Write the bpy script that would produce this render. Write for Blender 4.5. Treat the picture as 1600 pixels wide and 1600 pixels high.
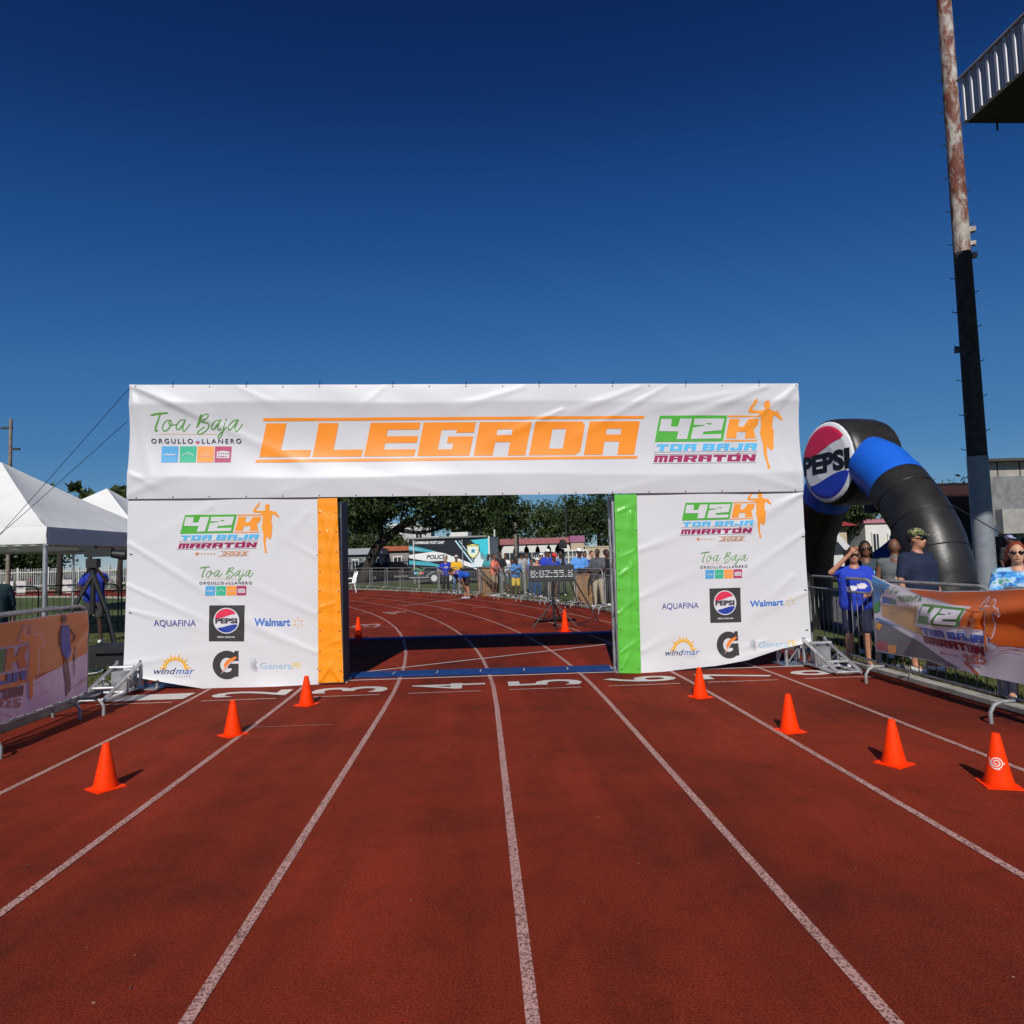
import bpy, bmesh, math, random
import numpy as np
from mathutils import Vector, Matrix
from mathutils.geometry import tessellate_polygon
random.seed(7); rng = np.random.default_rng(7)
for o in list(bpy.data.objects): bpy.data.objects.remove(o)
S = bpy.context.scene
COL = S.collection

# ---------------------------------------------------------------- camera (calibrated on lane lines and cone bases)
F_PX, YAW, PITCH, ROLL, CH = 1067.0, .0489265, .0656112, -.0281521, 1.60917
fw = np.array([math.sin(YAW)*math.cos(PITCH), math.cos(YAW)*math.cos(PITCH), math.sin(PITCH)])
r0 = np.array([math.cos(YAW), -math.sin(YAW), 0.]); u0 = np.cross(r0, fw)
cR, sR = math.cos(ROLL), math.sin(ROLL)
cr, cu = cR*r0+sR*u0, -sR*r0+cR*u0
CAM = np.array([0, 0, CH])
cd = bpy.data.cameras.new('camera'); cam = bpy.data.objects.new('camera', cd); COL.objects.link(cam)
cd.sensor_fit = 'HORIZONTAL'; cd.sensor_width = 24.0; cd.lens = F_PX/1600*24.0
cd.clip_start = .05; cd.clip_end = 3000
cam.matrix_world = Matrix(((cr[0], cu[0], -fw[0], 0), (cr[1], cu[1], -fw[1], 0), (cr[2], cu[2], -fw[2], CH), (0, 0, 0, 1)))
S.camera = cam
S.render.resolution_x = S.render.resolution_y = 1024

# ---------------------------------------------------------------- sky, sun, exposure
SUN_EL, SUN_AZ = math.radians(37.5), math.radians(8.0)      # shadows fall forward, 8 degrees to the right
W = bpy.data.worlds.new('World'); S.world = W; W.use_nodes = True
nt = W.node_tree; nt.nodes.clear()
sky = nt.nodes.new('ShaderNodeTexSky'); sky.sky_type = 'NISHITA'; sky.sun_disc = False
sky.sun_elevation = SUN_EL; sky.sun_rotation = math.pi+SUN_AZ
sky.altitude = 0; sky.air_density = .7; sky.dust_density = 0; sky.ozone_density = 3.0
sc1 = nt.nodes.new('ShaderNodeVectorMath'); sc1.operation = 'SCALE'; sc1.inputs['Scale'].default_value = .1; nt.links.new(sky.outputs[0], sc1.inputs[0])
crv = nt.nodes.new('ShaderNodeRGBCurve'); crv.mapping.use_clip = False; crv.mapping.extend = 'EXTRAPOLATED'      # deep, clean polarised blue: one response curve per channel over the whole sky
for i, pts in enumerate((((.056, .0042), (.080, .0108), (.150, .040), (.258, .070), (.474, .150), (1.0, .36)), ((.103, .0245), (.144, .060), (.270, .145), (.434, .205), (.730, .320), (1.2, .50)), ((.213, .112), (.292, .225), (.503, .375), (.701, .425), (.991, .50), (1.5, .60)))):
    c_ = crv.mapping.curves[i]; c_.points[0].location = (0, 0); c_.points[1].location = pts[-1]
    for p in pts[:-1]: c_.points.new(*p)
crv.mapping.update(); nt.links.new(sc1.outputs[0], crv.inputs['Color'])
com = nt.nodes.new('ShaderNodeVectorMath'); com.operation = 'SCALE'; com.inputs['Scale'].default_value = 10; nt.links.new(crv.outputs[0], com.inputs[0])
bg = nt.nodes.new('ShaderNodeBackground'); bg.inputs[1].default_value = .1
out = nt.nodes.new('ShaderNodeOutputWorld')
nt.links.new(com.outputs[0], bg.inputs[0]); nt.links.new(bg.outputs[0], out.inputs[0])
sl = bpy.data.lights.new('sun', 'SUN'); sl.energy = 4.3; sl.angle = math.radians(.5); sl.color = (1, .955, .88)
sun = bpy.data.objects.new('sun', sl); COL.objects.link(sun)
sd = Vector((math.sin(SUN_AZ)*math.cos(SUN_EL), math.cos(SUN_AZ)*math.cos(SUN_EL), -math.sin(SUN_EL)))
sun.rotation_euler = sd.to_track_quat('-Z', 'Y').to_euler(); sun.location = (-5, -20, 20)
S.view_settings.view_transform = 'Standard'; S.view_settings.look = 'None'
S.view_settings.exposure = 0; S.view_settings.gamma = 1; S.view_settings.use_curve_mapping = False

# ---------------------------------------------------------------- pixel helpers
def ray(x, y): return (x-800)*cr-(y-800)*cu+F_PX*fw
def GP(x, y, z=0.): d = ray(x, y); return CAM+d*((z-CH)/d[2])
def PY(x, y, Y): d = ray(x, y); return CAM+d*(Y/d[1])
def PX(x, y, X): d = ray(x, y); return CAM+d*(X/d[0])

# ---------------------------------------------------------------- materials
def lin(c): return tuple(((v/255)/12.92 if v/255 <= .04045 else ((v/255+.055)/1.055)**2.4) for v in c)
MATS = {}
def mat(name, col, rough=.6, metal=0., spec=.5, noise=0., nscale=8., bump=0., bscale=60., trans=0., dark=None, coord='Object'):
    if name in MATS: return MATS[name]
    m = bpy.data.materials.new(name); m.use_nodes = True; t = m.node_tree; b = t.nodes['Principled BSDF']
    b.inputs['Base Color'].default_value = (*col, 1); b.inputs['Roughness'].default_value = rough
    b.inputs['Metallic'].default_value = metal; b.inputs['Specular IOR Level'].default_value = spec
    tc = t.nodes.new('ShaderNodeTexCoord')
    if noise:
        n = t.nodes.new('ShaderNodeTexNoise'); n.inputs['Scale'].default_value = nscale; n.inputs['Detail'].default_value = 6
        r = t.nodes.new('ShaderNodeValToRGB'); d = dark or tuple(c*(1-noise) for c in col)
        r.color_ramp.elements[0].position = .32; r.color_ramp.elements[1].position = .68
        r.color_ramp.elements[0].color = (*d, 1); r.color_ramp.elements[1].color = (*[min(1, c*(1+noise*.35)) for c in col], 1)
        t.links.new(tc.outputs[coord], n.inputs['Vector']); t.links.new(n.outputs[0], r.inputs[0]); t.links.new(r.outputs[0], b.inputs['Base Color'])
    if bump:
        n2 = t.nodes.new('ShaderNodeTexNoise'); n2.inputs['Scale'].default_value = bscale; n2.inputs['Detail'].default_value = 4
        bp = t.nodes.new('ShaderNodeBump'); bp.inputs['Strength'].default_value = bump; bp.inputs['Distance'].default_value = .02
        t.links.new(tc.outputs[coord], n2.inputs['Vector']); t.links.new(n2.outputs[0], bp.inputs['Height']); t.links.new(bp.outputs[0], b.inputs['Normal'])
    if trans:
        tr = t.nodes.new('ShaderNodeBsdfTranslucent'); tr.inputs[0].default_value = (*col, 1)
        mx = t.nodes.new('ShaderNodeMixShader'); mx.inputs[0].default_value = trans
        o = t.nodes['Material Output']
        t.links.new(b.outputs[0], mx.inputs[1]); t.links.new(tr.outputs[0], mx.inputs[2]); t.links.new(mx.outputs[0], o.inputs[0])
    MATS[name] = m; return m
def cm(rgb, rough=.55, **k):           # material straight from an albedo in sRGB bytes
    return mat('c_%d_%d_%d_%s' % (*rgb, int(rough*100)), lin(rgb), rough, **k)

# ---------------------------------------------------------------- mesh helpers
class MB:
    def __init__(s): s.v = []; s.f = []; s.mi = []; s.cur = 0
    def add(s, vs, fs):
        k = len(s.v); s.v += [tuple(map(float, p)) for p in vs]; s.f += [tuple(i+k for i in f) for f in fs]; s.mi += [s.cur]*len(fs); return s
    def box(s, c, d, rz=0., M=None):
        x, y, z = d[0]/2, d[1]/2, d[2]/2
        vs = [Vector(p) for p in ((-x, -y, -z), (x, -y, -z), (x, y, -z), (-x, y, -z), (-x, -y, z), (x, -y, z), (x, y, z), (-x, y, z))]
        R = M or Matrix.Rotation(rz, 3, 'Z')
        return s.add([R@v+Vector(c) for v in vs], [(0, 3, 2, 1), (4, 5, 6, 7), (0, 1, 5, 4), (1, 2, 6, 5), (2, 3, 7, 6), (3, 0, 4, 7)])
    def tube(s, pts, r, n=8, closed=False, cap=True):
        pts = [Vector(p) for p in pts]; m = len(pts); rs = r if isinstance(r, (list, tuple)) else [r]*m
        vs = []; up = None
        for i, p in enumerate(pts):
            a = pts[(i-1) % m] if (closed or i > 0) else p; b = pts[(i+1) % m] if (closed or i < m-1) else p
            t = (b-a).normalized() if (b-a).length > 1e-9 else Vector((0, 0, 1))
            if up is None: up = Vector((0, 0, 1)) if abs(t.z) < .9 else Vector((1, 0, 0))
            e1 = (up-t*up.dot(t)); e1 = e1.normalized() if e1.length > 1e-6 else t.orthogonal().normalized()
            e2 = t.cross(e1); up = e1
            for j in range(n):
                q = 2*math.pi*j/n; vs.append(p+(e1*math.cos(q)+e2*math.sin(q))*rs[i])
        fs = []
        for i in range(m if closed else m-1):
            for j in range(n):
                a = i*n+j; b = i*n+(j+1) % n; c = ((i+1) % m)*n+(j+1) % n; d = ((i+1) % m)*n+j; fs.append((a, b, c, d))
        if cap and not closed: fs += [tuple(range(n))[::-1], tuple(range((m-1)*n, m*n))]
        return s.add(vs, fs)
    def lathe(s, prof, n=20, c=(0, 0, 0), cap=True):
        vs = []; fs = []
        for (r, z) in prof:
            for j in range(n): q = 2*math.pi*j/n; vs.append((c[0]+r*math.cos(q), c[1]+r*math.sin(q), c[2]+z))
        for i in range(len(prof)-1):
            for j in range(n): fs.append((i*n+j, i*n+(j+1) % n, (i+1)*n+(j+1) % n, (i+1)*n+j))
        if cap: fs += [tuple(range(n))[::-1], tuple(range((len(prof)-1)*n, len(prof)*n))]
        return s.add(vs, fs)
    def ell(s, c, r, n=12, m=8, R=None):
        vs = []; fs = []
        for i in range(m+1):
            th = math.pi*i/m
            for j in range(n):
                q = 2*math.pi*j/n; v = Vector((r[0]*math.sin(th)*math.cos(q), r[1]*math.sin(th)*math.sin(q), -r[2]*math.cos(th)))
                vs.append((R@v if R else v)+Vector(c))
        for i in range(m):
            for j in range(n): fs.append((i*n+j, i*n+(j+1) % n, (i+1)*n+(j+1) % n, (i+1)*n+j))
        return s.add(vs, fs)
    def cap_(s, a, b, ra, rb, n=10):     # tapered capsule
        a = Vector(a); b = Vector(b); t = b-a; L = t.length; t = t/L if L > 1e-6 else Vector((0, 0, 1))
        pts = []; rs = []
        for k in range(4): q = math.pi/2*(k/4); pts.append(a-t*ra*math.cos(q)); rs.append(max(.001, ra*math.sin(q)))
        pts.append(a); rs.append(ra); pts.append(b); rs.append(rb)
        for k in range(4): q = math.pi/2*((k+1)/4); pts.append(b+t*rb*math.sin(q)); rs.append(max(.001, rb*math.cos(q)))
        return s.tube(pts, rs, n)
    def prism(s, ring, z0, z1, M=None):  # ring of 2D points extruded in z
        n = len(ring); vs = [Vector((x, y, z0)) for x, y in ring]+[Vector((x, y, z1)) for x, y in ring]
        if M: vs = [M@v for v in vs]
        return s.add(vs, [tuple(range(n))[::-1], tuple(range(n, 2*n))]+[(i, (i+1) % n, (i+1) % n+n, i+n) for i in range(n)])
    def mesh(s, name, smooth=False):
        me = bpy.data.meshes.new(name); me.from_pydata(s.v, [], s.f); me.update()
        if smooth: me.shade_smooth()
        if any(s.mi): me.polygons.foreach_set('material_index', s.mi)
        return me
def link(name, me, m, parent=None, loc=None):
    o = bpy.data.objects.new(name, me); COL.objects.link(o)
    if m is not None:
        for q in (m if isinstance(m, (list, tuple)) else [m]): me.materials.append(q)
    if parent: o.parent = parent
    if loc is not None: o.location = loc
    return o
def obj(name, mb, m, parent=None, smooth=False, loc=None):
    me = mb.mesh(name, False)
    bm = bmesh.new(); bm.from_mesh(me); bmesh.ops.recalc_face_normals(bm, faces=bm.faces)
    if smooth:
        for f in bm.faces: f.smooth = True
        for e in bm.edges:
            if len(e.link_faces) == 2 and e.calc_face_angle(0) > .7: e.smooth = False
    bm.to_mesh(me); bm.free()
    return link(name, me, m, parent, loc)
def tag(o, label=None, cat=None, group=None, kind=None):
    if label: o['label'] = label
    if cat: o['category'] = cat
    if group: o['group'] = group
    if kind: o['kind'] = kind
    return o
def thing(name, label, cat, loc=(0, 0, 0), rz=0., group=None):
    o = bpy.data.objects.new(name, None); COL.objects.link(o); o.location = loc; o.rotation_euler = (0, 0, rz); o.empty_display_size = .2
    return tag(o, label, cat, group)
def dup(root, loc, rz, label, group=None):
    r = root.copy(); COL.objects.link(r); r.location = loc; r.rotation_euler = (0, 0, rz); r['label'] = label
    if group: r['group'] = group
    for ch in root.children:
        c = ch.copy(); COL.objects.link(c); c.parent = r
        for g in ch.children:
            d = g.copy(); COL.objects.link(d); d.parent = c
    return r
def evalmesh(o):
    dg = bpy.context.evaluated_depsgraph_get(); me = bpy.data.meshes.new_from_object(o.evaluated_get(dg)); return me
def remesh(mb, vox, smooth=4):
    me = mb.mesh('tmp'); o = bpy.data.objects.new('tmp', me); COL.objects.link(o)
    md = o.modifiers.new('r', 'REMESH'); md.mode = 'VOXEL'; md.voxel_size = vox; md.use_smooth_shade = True
    if smooth: ms = o.modifiers.new('s', 'SMOOTH'); ms.factor = .5; ms.iterations = smooth
    e = evalmesh(o); bpy.data.objects.remove(o); bpy.data.meshes.remove(me); e.shade_smooth(); e.materials.clear(); return e
_tc = {}
def text_tris(s, bold=0., shear=0., space=1.):
    k = (s, bold, shear, space)
    if k not in _tc:
        c = bpy.data.curves.new('t', 'FONT'); c.body = s; c.offset = bold; c.shear = shear; c.space_character = space; c.resolution_u = 3
        o = bpy.data.objects.new('t', c); COL.objects.link(o); me = evalmesh(o); me.calc_loop_triangles()
        vs = np.array([v.co[:2] for v in me.vertices]); tr = [[vs[i] for i in t.vertices] for t in me.loop_triangles]
        bpy.data.objects.remove(o); bpy.data.curves.remove(c); bpy.data.meshes.remove(me)
        a = np.array(tr); mn = a.reshape(-1, 2).min(0); mx = a.reshape(-1, 2).max(0); _tc[k] = (a-mn)/(mx-mn)
    return _tc[k]
def text(s, x0, y0, x1, y1, bold=.015, shear=0., space=1.):    # fits the word into a box, y downwards
    a = text_tris(s, bold, shear, space).copy(); a[..., 0] = x0+a[..., 0]*(x1-x0); a[..., 1] = y1-a[..., 1]*(y1-y0); return a
def rings(*rs):
    vs = [Vector((p[0], p[1], 0)) for r in rs for p in r]
    t = tessellate_polygon([[Vector((p[0], p[1], 0)) for p in r] for r in rs])
    return np.array([[vs[i][:2] for i in f] for f in t])
def cat(*a): return np.concatenate([x for x in a if len(x)])
def aff(a, src, dst):                                          # affine from three point pairs
    A = np.array([[*p, 1] for p in src]); M = np.linalg.solve(A, np.array(dst, float)); return np.concatenate([a, np.ones((*a.shape[:2], 1))], -1)@M
def zoomed(a, ox, oy, k): return np.asarray(a, float)/k+np.array([ox, oy])
def spline(pts, k=6):
    p = [np.array(q, float) for q in pts]; o = []
    for i in range(len(p)-1):
        a, b, c, d = p[max(i-1, 0)], p[i], p[i+1], p[min(i+2, len(p)-1)]
        for j in range(k):
            t = j/k; o.append(.5*((2*b)+(-a+c)*t+(2*a-5*b+4*c-d)*t*t+(-a+3*b-3*c+d)*t**3))
    return o+[p[-1]]
def stroke(pts, w, k=6, taper=.35):
    p = spline(pts, k); n = len(p); L = []; R = []
    for i in range(n):
        t = p[min(i+1, n-1)]-p[max(i-1, 0)]; t = t/(np.linalg.norm(t)+1e-9); nn = np.array([-t[1], t[0]])
        ww = w/2*(1-taper*abs(2*i/(n-1)-1)**2); L.append(p[i]+nn*ww); R.append(p[i]-nn*ww)
    tr = []
    for i in range(n-1): tr += [[L[i], R[i], R[i+1]], [L[i], R[i+1], L[i+1]]]
    return np.array(tr)
def circ(cx, cy, rx, ry=None, n=36, a0=0, a1=2*math.pi):
    ry = ry or rx; return [(cx+rx*math.cos(a0+(a1-a0)*i/n), cy+ry*math.sin(a0+(a1-a0)*i/n)) for i in range(n+(0 if abs(a1-a0-2*math.pi) < 1e-6 else 1))]
def split(tris, L):
    o = []; st = [np.asarray(t) for t in tris]
    while st:
        t = st.pop(); e = [np.linalg.norm(t[i]-t[(i+1) % 3]) for i in range(3)]; i = int(np.argmax(e))
        if e[i] <= L: o.append(t); continue
        m = (t[i]+t[(i+1) % 3])/2; st.append(np.array([t[i], m, t[(i+2) % 3]])); st.append(np.array([m, t[(i+1) % 3], t[(i+2) % 3]]))
    return o
def printed(name, tris, m, parent, surf, off=.004, L=9.):
    mb = MB(); P = {}; 
    for t in split(tris, L):
        idx = []
        for q in t:
            k = (round(q[0], 2), round(q[1], 2))
            if k not in P: P[k] = len(mb.v); mb.v.append(tuple(surf(q[0], q[1], off)))
            idx.append(P[k])
        if len(set(idx)) == 3: mb.f.append(tuple(idx)); mb.mi.append(0)
    up = list(range(len(mb.v)))
    def find(i):
        while up[i] != i: up[i] = up[up[i]]; i = up[i]
        return i
    for f in mb.f: up[find(f[1])] = find(f[0]); up[find(f[2])] = find(f[0])
    comp = {}
    for f in mb.f: comp.setdefault(find(f[0]), []).append(f)
    if len(comp) <= 3:                           # a few separate shapes: one object each; lettering stays together
        for fs in comp.values():
            ix = sorted({i for f in fs for i in f}); mp = {i: k for k, i in enumerate(ix)}; q = MB(); q.add([mb.v[i] for i in ix], [tuple(mp[i] for i in f) for f in fs]); o = link(name, q.mesh(name, True), m, parent)
        return o
    me = mb.mesh(name, True); return link(name, me, m, parent)

# ================================================================ SETTING
def node_mat(name):
    m = bpy.data.materials.new(name); m.use_nodes = True; MATS[name] = m; t = m.node_tree
    return m, t, t.nodes['Principled BSDF']
def noise(t, scale, detail=6, vec=None, rough=.6, dist=0.):
    n = t.nodes.new('ShaderNodeTexNoise'); n.inputs['Scale'].default_value = scale; n.inputs['Detail'].default_value = detail
    n.inputs['Roughness'].default_value = rough; n.inputs['Distortion'].default_value = dist
    if vec is not None: t.links.new(vec, n.inputs['Vector'])
    return n.outputs[0]
def ramp(t, src, stops):
    r = t.nodes.new('ShaderNodeValToRGB'); e = r.color_ramp.elements
    while len(e) < len(stops): e.new(.5)
    for i, (p, c) in enumerate(stops): e[i].position = p; e[i].color = (*c, 1) if len(c) == 3 else c
    t.links.new(src, r.inputs[0]); return r.outputs[0]
def mix(t, fac, a, b, mode='MIX'):
    m = t.nodes.new('ShaderNodeMix'); m.data_type = 'RGBA'; m.blend_type = mode
    for s, v in ((m.inputs['Factor'], fac), (m.inputs['A'], a), (m.inputs['B'], b)):
        if isinstance(v, (int, float)): s.default_value = v
        elif isinstance(v, tuple): s.default_value = (*v, 1)
        else: t.links.new(v, s)
    return m.outputs['Result']
def scalevec(t, vec, s):
    m = t.nodes.new('ShaderNodeMapping'); m.inputs['Scale'].default_value = s; t.links.new(vec, m.inputs['Vector']); return m.outputs[0]
def bump(t, b, src, strength, dist):
    n = t.nodes.new('ShaderNodeBump'); n.inputs['Strength'].default_value = strength; n.inputs['Distance'].default_value = dist
    t.links.new(src, n.inputs['Height']); t.links.new(n.outputs[0], b.inputs['Normal'])

# running-track rubber: worn, blotched, granular
M_track, t, b = node_mat('track_rubber')
tc = t.nodes.new('ShaderNodeTexCoord').outputs['Object']
base = ramp(t, noise(t, .55, 5, tc, .55, .6), [(.28, (.135, .0215, .0112)), (.5, (.225, .0265, .0112)), (.74, (.29, .034, .0135))])
streak = ramp(t, noise(t, 1.0, 4, scalevec(t, tc, (1.6, .16, 1)), .6), [(.34, (.62, .72, .76)), (.6, (1.04, 1.0, 1.0))])
base = mix(t, .8, base, streak, 'MULTIPLY')
blot = ramp(t, noise(t, 2.6, 11, tc, .78, .5), [(.34, (.62, .76, .78)), (.5, (1.0, 1.0, 1.0)), (.72, (1.08, 1.08, 1.05))])
base = mix(t, .75, base, blot, 'MULTIPLY')
gr = ramp(t, noise(t, 95, 2, tc, .7), [(.3, (.38, .42, .45)), (.52, (1, 1, 1)), (.72, (1.6, 1.75, 1.8))])
base = mix(t, .8, base, gr, 'MULTIPLY')
sp = ramp(t, noise(t, 7, 8, tc, .75), [(.66, (0, 0, 0)), (.76, (1, 1, 1))])
m_ = t.nodes.new('ShaderNodeMath'); m_.operation = 'MULTIPLY'; m_.inputs[1].default_value = .3; t.links.new(sp, m_.inputs[0])
base = mix(t, m_.outputs[0], base, (.05, .022, .018))
sc = ramp(t, noise(t, 2.2, 9, scalevec(t, tc, (1, .35, 1)), .7, 1.2), [(.69, (0, 0, 0)), (.8, (1, 1, 1))])
m2 = t.nodes.new('ShaderNodeMath'); m2.operation = 'MULTIPLY'; m2.inputs[1].default_value = .28; t.links.new(sc, m2.inputs[0])
base = mix(t, m2.outputs[0], base, (.30, .10, .075))
t.links.new(base, b.inputs['Base Color']); b.inputs['Roughness'].default_value = .9; b.inputs['Specular IOR Level'].default_value = .1
bump(t, b, noise(t, 130, 3, tc, .75), .8, .008)
# painted line, worn to the rubber in specks
def paint_mat(name, col, wear):
    m, t, b = node_mat(name); tc = t.nodes.new('ShaderNodeTexCoord').outputs['Object']
    f = ramp(t, noise(t, 80, 3, tc, .75), [(wear, (0, 0, 0)), (wear+.16, (1, 1, 1))])
    g = ramp(t, noise(t, 3, 6, tc, .7), [(.3, (.72, .7, .7)), (.7, (1, 1, 1))])
    c = mix(t, f, (.13, .035, .028), col); c = mix(t, .8, c, g, 'MULTIPLY')
    t.links.new(c, b.inputs['Base Color']); b.inputs['Roughness'].default_value = .75
    return m
M_line = paint_mat('worn_line_paint', (.56, .33, .29), .39); M_num = paint_mat('number_paint', (.60, .56, .53), .27)
M_grass, t, b = node_mat('field_grass')
tc = t.nodes.new('ShaderNodeTexCoord').outputs['Object']
c = ramp(t, noise(t, .5, 7, tc, .65), [(.3, (.035, .062, .012)), (.55, (.075, .105, .02)), (.75, (.155, .135, .05))])
c = mix(t, .7, c, ramp(t, noise(t, 40, 4, tc, .7), [(.3, (.45, .45, .45)), (.7, (1.3, 1.3, 1.2))]), 'MULTIPLY')
t.links.new(c, b.inputs['Base Color']); b.inputs['Roughness'].default_value = .95; bump(t, b, noise(t, 60, 3, tc), .6, .03)
M_path = mat('asphalt_path', (.105, .1, .095), .9, noise=.35, nscale=3, bump=.4, bscale=90)
M_kerb = mat('kerb_concrete', (.34, .32, .28), .85, noise=.4, nscale=6, bump=.3)

def strip(name, pts, w, z, m, parent=None):     # flat ribbon along a ground polyline
    mb = MB(); n = len(pts); P = [Vector((p[0], p[1], 0)) for p in pts]
    for i in range(n):
        t = (P[min(i+1, n-1)]-P[max(i-1, 0)]).normalized(); nn = Vector((-t.y, t.x, 0))*w/2
        mb.v += [tuple(P[i]+nn+Vector((0, 0, z))), tuple(P[i]-nn+Vector((0, 0, z)))]
    mb.f = [(2*i, 2*i+1, 2*i+3, 2*i+2) for i in range(n-1)]; mb.mi = [0]*len(mb.f)
    return obj(name, mb, m, parent)
TC, TY = -43.5, 7.5                              # centre of the bend
def lane(x, a1=178, y0=-14):
    R = x-TC; return [(x, y0), (x, -4), (x, TY)]+[(TC+R*math.cos(math.radians(a)), TY+R*math.sin(math.radians(a))) for a in np.arange(1.5, a1, 1.5)]
LX = [-4.736+1.22*i for i in range(9)]
g = MB(); g.add([(-900, -900, -.012), (900, -900, -.012), (900, 900, -.012), (-900, 900, -.012)], [(0, 1, 2, 3)])
ground = tag(obj('ground', g, M_grass), kind='structure')
tr = MB(); A = lane(LX[0]-.05); B = lane(LX[8]+.03)
for a, b_ in zip(A, B): tr.v += [(*a, 0), (*b_, 0)]
tr.f = [(2*i, 2*i+1, 2*i+3, 2*i+2) for i in range(len(A)-1)]; tr.mi = [0]*len(tr.f)
track = tag(obj('running_track', tr, M_track), kind='structure')
for x in LX[1:8]: strip('lane_line', lane(x), .05, .004, M_line, track)
pv = MB(); pv.add([(7.2, -12, -.006), (11.5, -12, -.006), (11.5, 46, -.006), (7.2, 46, -.006)], [(0, 1, 2, 3)])
pv.add([(-40, 50.2, -.006), (30, 50.2, -.006), (30, 54.5, -.006), (-40, 54.5, -.006)], [(0, 1, 2, 3)])
tag(obj('asphalt_path', pv, M_path), kind='structure')
def kerb(name, x, w, h):
    L = lane(x-w/2); R = lane(x+w/2); mb = MB()
    for a, b_ in zip(L, R): mb.v += [(*a, -.01), (*a, h), (*b_, h), (*b_, -.01)]
    for i in range(len(L)-1):
        for j in range(3): mb.f.append((4*i+j, 4*i+j+1, 4*i+j+5, 4*i+j+4))
    mb.mi = [0]*len(mb.f); return tag(obj(name, mb, M_kerb), kind='structure')
kerb('inner_kerb', -4.90, .15, .09); kerb('outer_kerb', 5.14, .15, .045)
# finish line, lane-number underlines, diagonal lines, lane numbers
strip('finish_line', [(-4.7, 9.53), (0, 9.42), (5.0, 9.27)], .05, .0055, M_num, track)
yu = GP(319, 1096)[1]
for i in range(8):
    x0 = (LX[i]+LX[i+1])/2; strip('number_underline', [(x0-.44, yu-.003*x0), (x0+.44, yu-.003*x0-.01)], .045, .005, M_line, track)
def gline(a, b_, w, m=M_num): strip('cross_line', [GP(*a)[:2], GP(*b_)[:2]], w, .0065, m, track)
gline((548, 1053), (957, 1006), .05); gline((628, 947), (757, 931), .055); gline((535, 981), (613, 980), .05, M_line); gline((564, 958.5), (583, 957), .09, M_line)
gline((685, 952.5), (710, 951), .09, M_line); gline((738, 950), (760, 948.6), .09, M_line)
gline((622, 936), (632, 935.5), .09, M_line); gline((505+115, 946), (632, 945), .09, M_line)
def ground_digit(d, cx, cy, w, h, m=M_num):      # lies on its side, top towards the infield
    mb = MB()
    for t in text_tris(d, .012):
        k = len(mb.v)
        for q in t: mb.v.append((cx+h/2-q[1]*h, cy-w/2+q[0]*w, .007))
        mb.f.append((k, k+1, k+2)); mb.mi.append(0)
    link('lane_number', mb.mesh('lane_number'), m, track)
yn = GP(845, 1068)[1]
for i in range(8): ground_digit(str(i+1), (LX[i]+LX[i+1])/2+.03, yn+.02, .37, .93)
ground_digit('3', *GP(573, 978)[:2], .9, .7, M_line); ground_digit('4', *GP(614, 958)[:2], 1.1, .75, M_line)

gline((398, 1137), (518, 1133), .012, M_line)
gf = MB()
for _ in range(520):
    x = random.uniform(-4.6, 4.9); y = 1.6+10*random.random()**1.3; a = random.uniform(0, 6.28); l = random.uniform(.0015, .0052)*(2 if random.random() < .04 else 1); c_, s_ = math.cos(a), math.sin(a); q = [(x+l*(u*c_-v*s_), y+l*(u*s_+v*c_)) for u, v in ((-1, -.2), (.3, -random.uniform(.3, .7)), (1.1, .1), (.1, random.uniform(.3, .8)))]
    gf.prism(q, .003, .006)
tag(obj('grit', gf, mat('grit_flecks', (.26, .15, .11), .9, noise=.8, nscale=9)), 'tiny pale and dark flecks scattered over the near track', 'grit', kind='stuff')
# grass blades along the kerbs, where the field is close
gb = MB()
def blades(n, x0, x1, y0, y1, h):
    for _ in range(n):
        x = random.uniform(x0, x1); y = random.uniform(y0, y1); a = random.uniform(0, 6.28); w = .006+.004*random.random(); hh = h*random.uniform(.4, 1.2); l = random.uniform(-.5, .5)*hh
        k = len(gb.v); gb.v += [(x-w*math.cos(a), y-w*math.sin(a), -.01), (x+w*math.cos(a), y+w*math.sin(a), -.01), (x+l*math.sin(a), y+l*math.cos(a), hh)]
        gb.f.append((k, k+1, k+2)); gb.mi.append(0)
blades(14000, 5.24, 7.1, 4.2, 12, .045); blades(9000, -6.6, -4.99, 6, 10.5, .06); blades(9000, -11, -5, 9, 17, .06)
tag(obj('grass_blades', gb, mat('blade_green', (.085, .11, .025), .8, noise=.6, nscale=1.2, dark=(.16, .125, .05), trans=.25)), 'short patchy grass beside the track kerbs', 'grass', kind='stuff')

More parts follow.
